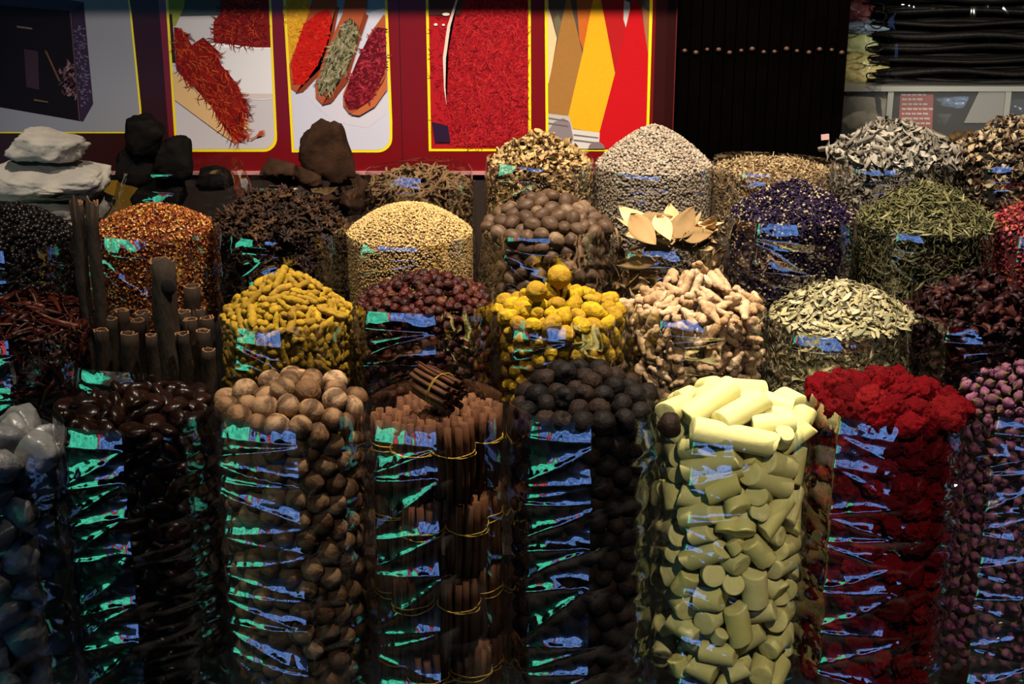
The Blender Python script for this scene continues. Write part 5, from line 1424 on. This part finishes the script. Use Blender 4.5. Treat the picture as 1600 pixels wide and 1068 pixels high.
part('back', xl, xr, YQ + .29, YQ + .30, .6, wz(142, YQ), plain('counter_back', (.05, .045, .04), .7))
part('floor_board', xl, xr, YQ, YQ + .30, .60, .615, wood)
part('plinth', xl, xr, YQ, YQ + .30, 0, .60, wood)
tag(cnt, 'grey see-through acrylic counter at the end of the stall', 'counter')
# red card with lines of small print
card = empty('red_card', P(1430, 200, YQ + .03)); co2 = np.array(card.location)
pc = [P(u, v, YQ + .03) for u, v in [(1404, 212), (1407, 139), (1459, 139), (1456, 212)]]
V = np.array([q[:] for q in pc]); V = np.concatenate([V, V + np.array([0, .003, 0])]) - co2
obj('sheet', mk_mesh('sheet', V, [np.array([(0, 3, 2, 1), (4, 5, 6, 7), (0, 1, 5, 4), (1, 2, 6, 5), (2, 3, 7, 6), (3, 0, 4, 7)])], plain('card_red', (.42, .065, .06), .5), False), card)
Vs, q = [], []; RC = random.Random(3)
for k in range(7):
    v = 146 + k * 7.5; u = 1409
    end = 1445 + RC.uniform(-6, 8)
    while u < end:
        w = RC.uniform(4, 9); b = len(Vs)
        for uu, vv in [(u, v), (u + w, v + .25), (u + w, v + 3.2), (u, v + 3)]: Vs.append(P(uu, vv, YQ + .028)[:])
        q.append((b, b + 3, b + 2, b + 1)); u += w + 1.6
obj('small_print', mk_mesh('small_print', np.array(Vs) - co2, [np.array(q)], plain('card_white', (.70, .55, .52), .6), False), card)
V = np.array([P(u, v, YQ + .0285)[:] for u, v in [(1432, 138.5), (1444, 138.5), (1444, 146), (1431, 146)]]) - co2
obj('yellow_mark', mk_mesh('yellow_mark', V, [np.array([(0, 3, 2, 1)])], plain('card_yellow', (.6, .36, .05), .6), False), card)
tag(card, 'red card with lines of white print inside the acrylic counter', 'card')
def sack(name, u, v, Y, s, seed, m, label, cat, amp=.16, group=None):
    V, F = ball_np(40, 28); V = displace(V, amp, 1.6, seed, 3); V = displace(V, amp * .35, 5, seed + 5, 2, ridged=True)
    o = obj(name, mk_mesh(name, V * np.array(s), F, m)); o.location = P(u, v, Y); o.rotation_euler = (0, 0, seed)
    return tag(o, label, cat, group)
beige = mat('beige_goods', [(.38, .30, .22), (.50, .42, .33), (.28, .21, .14)], rnd='noise', mscale=60, rough=.7)
sack('beige_bag', 1348, 178, YQ + .10, (.055, .07, .06), 2, beige, 'bag of pale beige goods behind the acrylic beside the cabinet', 'bag')
sack('tan_bag', 1396, 165, YQ + .16, (.03, .05, .05), 5, mat('tan_goods', [(.36, .25, .15), (.44, .33, .22)], rnd='noise', mscale=30), 'narrow tan bag between acrylic upright and red card', 'bag')
sack('blue_bag', 1494, 155, YQ + .10, (.046, .05, .022), 4, mat('blue_plastic', [(.03, .06, .22), (.25, .36, .62), (.015, .03, .10)], rnd='noise', mscale=45, rough=.2, spec=.6), 'shiny blue plastic bag behind the red card', 'bag')
sack('dark_bag', 1592, 170, YQ + .14, (.045, .05, .05), 6, mat('dark_plastic', [(.02, .03, .06), (.06, .08, .12)], rnd='noise', mscale=30, rough=.2), 'dark bluish plastic bag at the far end of the counter', 'bag')
sack('grey_bag', 1500, 182, YQ + .16, (.06, .04, .04), 9, mat('grey_goods', [(.07, .065, .06), (.14, .13, .12)], rnd='noise', mscale=40), 'grey plastic bag under the blue one in the counter', 'bag')
# dark brown balls in front of the counter
tb_ = empty('shallow_tray', P(1478, 235, 3.28)); co3 = np.array(tb_.location)
ty = plain('tray_black', (.012, .010, .009), .5)
V, F = box_np(-.19, .19, -.07, .07, -tb_.location.z, -.012); obj('base', mk_mesh('base', V, F, ty, False), tb_)
for a in ((-.19, .19, -.07, -.066), (-.19, .19, .066, .07), (-.19, -.186, -.066, .066), (.186, .19, -.066, .066)):
    V, F = box_np(a[0], a[1], a[2], a[3], -.012, .012); obj('side', mk_mesh('side', V, F, ty, False), tb_)
tag(tb_, 'black tray of dark brown balls between the bags and the counter', 'tray')
bm_ = [to_mesh('brown_ball', seed_np(.0135, 1.1, 12, 9, s, .1), mat('brown_ball_skin', [(.05, .026, .010), (.09, .05, .016), (.03, .016, .008)], rough=.5, bump=.4, bscale=120)) for s in range(2)]
RB = random.Random(4); pb = None
for i in range(13):
    for j in range(5):
        for l in range(2):
            x = -.168 + i * .028 + (.014 if (j + l) % 2 else 0); y = -.052 + j * .0255 + l * .004
            if l and (i < 2 or i > 10 or RB.random() < .35): continue
            if x > .172: continue
            z = .002 + l * .021 + RB.uniform(0, .004)
            if pb is None: o = pb = obj('brown_ball', bm_[0])
            else: o = pb.copy(); COL.objects.link(o); o.data = bm_[(i + j) % 2]
            o.location = Vector(tb_.location) + Vector((x, y, z)); o.rotation_euler = (RB.uniform(0, 6), RB.uniform(0, 6), 0)
            tag(o, 'dark brown ball in the tray behind the grey leaves', 'ball', 'dark brown balls in the tray')
            ITEMS.append((None, [(o, True)], None))
# wrapped bundle of black vanilla pods
YV = 3.47
vb = empty('vanilla_bundle', P(1490, 133, YV + .08)); co4 = np.array(vb.location)
pod = mat('vanilla_pod', [(.004, .003, .003), (.008, .006, .005), (.003, .003, .003)], rough=.5, spec=.12, bump=.3, bscale=120)
RV = random.Random(8); xa, xb = wx(1372, 70, YV), wx(1700, 70, YV)
zt = wz(-26, YV) - co4[2]
pm = []
for s in range(4):
    L = xb - xa; pth = [(-L / 2 + L * k / 9, .004 * math.sin(k * 1.1 + s), .004 * math.sin(k * .9 + s * 2)) for k in range(10)]
    pm.append(mk_mesh('pod', *tube_np(pth, [.0035] + [.0085 + .001 * math.sin(k + s) for k in range(8)] + [.003], 8, flat=.7), pod))
nr = 9
for i in range(nr):
    for j in range(7):
        z = .012 + (zt - .02) * i / (nr - 1); y = -.075 + .024 * j + (.012 if i % 2 else 0)
        o = obj('pod', pm[(i + j) % 4], vb); o.location = ((xa + xb) / 2 - co4[0] + RV.uniform(-.014, .014), y, z); o.rotation_euler = (RV.uniform(0, 6), RV.uniform(-.01, .01), RV.uniform(-.02, .02))
# film around the bundle, open and crumpled at one end
V, q = [], []; nx, na = 46, 48
for i in range(nx + 1):
    s = i / nx; x = xa - .045 + (xb - xa + .05) * s
    for j in range(na):
        a = 2 * PI * j / na; e = (abs(math.cos(a)) ** 4 + abs(math.sin(a)) ** 4) ** -.25
        cr = max(0, 1 - s / .14); rr = 1.0 - .42 * cr + (.006 / .1) * noise.noise(Vector((x * 40, math.cos(a) * 3, math.sin(a) * 3))) + .30 * cr * noise.noise(Vector((math.cos(a) * 3, math.sin(a) * 3, x * 14)))
        V.append((x - co4[0], .115 * e * rr * math.cos(a), zt / 2 + (zt / 2 + .008) * e * rr * math.sin(a)))
for i in range(nx):
    for j in range(na):
        k = (j + 1) % na; q.append((i * na + j, i * na + k, (i + 1) * na + k, (i + 1) * na + j))
tag(obj('plastic_wrap', mk_mesh('plastic_wrap', V, [np.array(q)], film_mat('wrap_film', .3, .03, .04, (.92, .92, .92))), vb), 'clear plastic wrap')
wire = plain('black_wire', (.006, .005, .005), .4)
for k, (u, v, r, a) in enumerate([(1372, 26, .019, .3), (1371, 38, .015, 1.2), (1366, 74, .020, -.3), (1368, 92, .018, .6), (1363, 119, .014, .2), (1370, 12, .017, 1.0)]):
    c = P(u, v, YV - .06); pts = []
    for t in range(22):
        b = 2 * PI * t / 20; pts.append((c.x + r * math.cos(b) * (1 + .2 * math.sin(2 * b + k)), c.y + .012 * math.sin(b + k), c.z + r * .62 * math.sin(b)))
    pts += [(c.x + r * 1.4, c.y + .02, c.z - .006), (c.x + r * 2.6, c.y + .05, c.z - .012)]
    V, F = tube_np([(x - co4[0], y - co4[1], z - co4[2]) for x, y, z in pts], [.0016] * len(pts), 6); obj('wire_loop', mk_mesh('wire_loop', V, F, wire), vb)
tag(vb, 'thick bundle of black vanilla pods wrapped in clear plastic on the counter', 'vanilla bundle')
# goods behind the bundle
pk_ = lambda n_, cols, **k: mat(n_, cols, rnd='noise', mscale=k.get('ms', 40), rough=k.get('rough', .3), spec=.5, detail=6)
sack('produce_bag', 1348, 108, YQ + .12, (.060, .06, .044), 12, pk_('yellow_goods', [(.10, .05, .02), (.46, .36, .06), (.55, .50, .22), (.35, .16, .05), (.62, .58, .40)], ms=70), 'plastic bag of yellow green goods on the counter beside the cabinet', 'bag')
sack('green_bag', 1340, 66, YQ + .14, (.045, .06, .034), 13, pk_('lime_goods', [(.30, .34, .12), (.48, .52, .26), (.40, .44, .2)], ms=18), 'pale green bag stacked on the yellow green one', 'bag')
sack('white_bag', 1352, 42, YQ + .13, (.06, .06, .018), 14, pk_('white_goods', [(.45, .48, .46), (.20, .30, .42), (.55, .54, .5)], ms=25), 'flat white and blue bag between green and maroon bags', 'bag')
sack('maroon_bag', 1341, 18, YQ + .14, (.034, .05, .030), 15, pk_('maroon_goods', [(.07, .012, .015), (.16, .04, .05), (.35, .22, .22)], ms=22), 'maroon bag on top beside the cabinet', 'bag')
sack('green_cloth_bag', 1378, 0, YQ + .20, (.05, .05, .05), 16, plain('green_plastic', (.01, .22, .085), .4), 'deep green bag behind the bundle of vanilla pods', 'bag')
V, F = box_np(wx(1280, 100, 3.9), 2.4, 3.9, 3.95, 0, 2.2); o = obj('wall_right', mk_mesh('wall_right', V, F, plain('far_wall', (.02, .018, .017), .8), False)); tag(o, 'dark wall behind the counter', 'wall', kind='structure')

# ------------------------------------------------------------------ the lit shop front across the lane
def panel(name, pts, m, label):
    o = obj(name, mk_mesh(name, pts, [np.array([(0, 1, 2, 3)])], m, False)); return tag(o, label, 'window', kind='structure')
BLUE, TEAL, REDL = 2.2, 2.2, 2.2
z0, z1 = .05, 1.6
panel('window_1', [(-4.0, -1.95, z0), (-4.0, -3.0, z0), (-4.0, -3.0, z1), (-4.0, -1.95, z1)][::-1], emit('blue_window', (.20, .40, 1.0), BLUE), 'lit blue shop window across the lane')
panel('window_2', [(-3.9, -3.1, z0), (-1.0, -3.1, z0), (-1.0, -3.1, z1), (-3.9, -3.1, z1)][::-1], emit('blue_window_wide', (.20, .40, 1.0), BLUE), 'wide lit blue shop window across the lane')
panel('window_3', [(-4.0, -1.55, z0), (-4.0, -1.85, z0), (-4.0, -1.85, z1), (-4.0, -1.55, z1)][::-1], emit('red_window', (1.0, .08, .12), REDL), 'red lit strip of the shop across the lane')
panel('window_4', [(-4.0, .6, z0), (-4.0, -1.45, z0), (-4.0, -1.45, z1), (-4.0, .6, z1)][::-1], emit('teal_window', (.11, 1.0, .62), TEAL), 'lit teal shop window across the lane')

# ------------------------------------------------------------------ lamps over the stall, and added fill spots
def spot(name, loc, tgt, e, ang, blend, col, rad=.04):
    d = bpy.data.lights.new(name, 'SPOT'); d.energy = e; d.spot_size = math.radians(ang); d.spot_blend = blend; d.color = col; d.shadow_soft_size = rad
    o = bpy.data.objects.new(name, d); COL.objects.link(o); o.location = loc
    o.rotation_euler = (Vector(tgt) - Vector(loc)).to_track_quat('-Z', 'Y').to_euler(); return o
WARM = (1.0, .87, .70)
spot('lamp_middle', (.16, 2.05, 2.60), (.18, 2.70, .95), 330, 72, .9, WARM)
spot('lamp_end', (.80, 2.05, 2.60), (.72, 2.62, .95), 130, 64, .9, WARM)
spot('lamp_start', (-.66, 2.05, 2.60), (-.62, 2.70, 1.0), 120, 68, .9, WARM)
spot('lamp_front', (.56, .30, 2.40), (.47, 2.05, .48), 210, 26, 1.0, WARM)
spot('fill_front_start', (-.45, .45, 2.40), (-.36, 2.05, .70), 35, 20, 1.0, WARM)  # extra weak spot, added to brighten the front of the limes
spot('fill_rocks', (-1.0, .5, 2.2), (-.98, 2.9, 1.06), 45, 13, .9, (1.0, .92, .85))  # front fill, added to light the faces of the white rocks
spot('fill_counter', (1.25, 1.3, 1.75), (1.14, 3.5, 1.17), 260, 17, .8, (1.0, .93, .8))  # fill spot, added to bring the goods on the counter out of the dark
w = bpy.data.worlds.new('world'); scene.world = w; w.use_nodes = True
w.node_tree.nodes['Background'].inputs[0].default_value = (.25, .32, .5, 1); w.node_tree.nodes['Background'].inputs[1].default_value = .004

# ------------------------------------------------------------------ leave out the pieces nobody can see, and name the outermost ones
bpy.context.view_layer.update()
dg = bpy.context.evaluated_depsgraph_get()
SKIP = ('cellophane_bag', 'plastic_wrap', 'front_pane', 'step')
VV, TT, b = [], [], 0
cache = {}
for o in list(bpy.data.objects):
    if o.type != 'MESH' or o.name.split('.')[0] in SKIP: continue
    me = o.data
    if me.name not in cache:
        v = np.zeros(len(me.vertices) * 3); me.vertices.foreach_get('co', v); me.calc_loop_triangles()
        t = np.zeros(len(me.loop_triangles) * 3, np.int32); me.loop_triangles.foreach_get('vertices', t); cache[me.name] = (v.reshape(-1, 3), t.reshape(-1, 3))
    v, t = cache[me.name]; mw = np.array(o.matrix_world)
    VV.append(v @ mw[:3, :3].T + mw[:3, 3]); TT.append(t + b); b += len(v)
bvh = BVHTree.FromPolygons(np.concatenate(VV).tolist(), np.concatenate(TT).tolist(), all_triangles=True)
print('bvh', round(time.time() - T0, 1))
EYES = [Vector((0, 0, CAM_H)), Vector((.3, 0, CAM_H)), Vector((-.3, 0, CAM_H))]
gone = 0; KEPT = {}
ORD = 'first second third fourth fifth sixth seventh eighth ninth tenth eleventh twelfth thirteenth fourteenth fifteenth sixteenth seventeenth eighteenth nineteenth twentieth'.split()
ROWS = {   # noun, counted from, direction, also those behind the film, height of a row in photo pixels
    'dried_lime': ('brown dried lime', 'dark nuts', 1, True, 32), 'black_lime': ('black dried lime', 'cinnamon', 1, True, 30), 'yellow_stick': ('pale yellow stick', 'black limes', 1, True, 34),
    'cockscomb_flower': ('crimson cockscomb flower', 'yellow sticks', 1, True, 40), 'alum_crystal': ('cloudy white crystal', 'dark nuts', -1, True, 44), 'glossy_nut': ('dark glossy nut', 'white crystals', 1, False, 20),
    'turmeric_bulb': ('yellow turmeric bulb', 'rose hips', 1, True, 24), 'ginger_root': ('pale ginger root', 'turmeric bulbs', 1, True, 22), 'nutmeg': ('brown nutmeg', 'coriander', 1, True, 20),
    'turmeric_finger': ('yellow turmeric finger', 'cassia tubes', 1, True, 16), 'hibiscus_flower': ('dark hibiscus flower', 'senna leaves', 1, False, 24), 'rose_hip': ('dark red rose hip', 'turmeric fingers', 1, False, 14)}
for bag, lst, lab in ITEMS:
    keep = []
    for o, heap in lst:
        v, t = cache[o.data.name]; mw = np.array(o.matrix_world)
        pts = v[:: max(1, len(v) // 40)] @ mw[:3, :3].T + mw[:3, 3]; score = 0
        for ei, e in enumerate(EYES):
            seen = 0
            for q in pts:
                if ei == 0:
                    uu, vv = proj(q)
                    if not (-10 < uu < 1610 and -10 < vv < 1078): continue
                q = Vector(q); q = q + (e - q).normalized() * .0006
                d = q - e; L = d.length
                if bvh.ray_cast(e, d / L, L - .0004)[0] is None: seen += 1
            score += seen / len(pts) * (1 if ei == 0 else .3)
        if score > .05: keep.append((o, heap, score))
        else:
            bpy.data.objects.remove(o); gone += 1
    if len(keep) > 290:
        keep.sort(key=lambda x: -x[2])
        for o, h, sc_ in keep[290:]: bpy.data.objects.remove(o); gone += 1
        keep = keep[:290]
    KEPT[keep[0][0].name.split('.')[0] if keep else '-'] = len(keep)
    nm = keep[0][0].name.split('.')[0] if keep else ''
    if nm in ROWS and bag:
        noun, ref, sgn, wall, size = ROWS[nm]
        rows = {}
        for o, heap, _ in keep:
            u, v = proj(np.array(o.location))
            if not (0 < u < 1600 and 0 < v < 1068) or (not heap and not wall): continue
            vr = proj(np.array((bag.cx, bag.cy - bag.R, bag.zr)))[1]
            k = int((vr - v) // size) if heap else int((v - vr) // size)
            rows.setdefault((heap, max(0, k)), []).append((sgn * u, o))
        for (heap, k), l in rows.items():
            l.sort(key=lambda x: x[0])
            if k >= len(ORD): continue
            for i, (_, o) in enumerate(l):
                if i >= len(ORD): break
                where = ('in the heap row along the rim' if k == 0 else 'in the ' + ORD[k] + ' heap row up') if heap else ('in the first row behind the cellophane' if k == 0 else 'in the ' + ORD[k] + ' row down behind cellophane')
                o['label'] = noun + ', ' + ORD[i] + ' from the ' + ref + ' ' + where
    if lab and bag:
        hp = [(proj(np.array(o.location)), o) for o, heap, _ in keep if heap]
        vis = [x for x in hp if -10 < x[0][0] < 1610]
        if vis:
            used = set()
            for key, fn in (('top', lambda x: x[0][1]), ('west', lambda x: x[0][0]), ('east', lambda x: -x[0][0])):
                if lab.get(key):
                    o = min((x for x in vis if x[1].name not in used), key=fn)[1]; o['label'] = lab[key]; used.add(o.name)
print(KEPT); print('removed', gone, 'objects', len(bpy.data.objects), round(time.time() - T0, 1))

scene.view_settings.view_transform = 'Standard'; scene.view_settings.look = 'None'; scene.view_settings.gamma = 1.0; scene.view_settings.exposure = 0.0
scene.view_settings.use_curve_mapping = False
cy = scene.cycles
cy.max_bounces = 8; cy.diffuse_bounces = 1; cy.glossy_bounces = 4; cy.transmission_bounces = 4; cy.transparent_max_bounces = 32; cy.caustics_reflective = False; cy.caustics_refractive = False
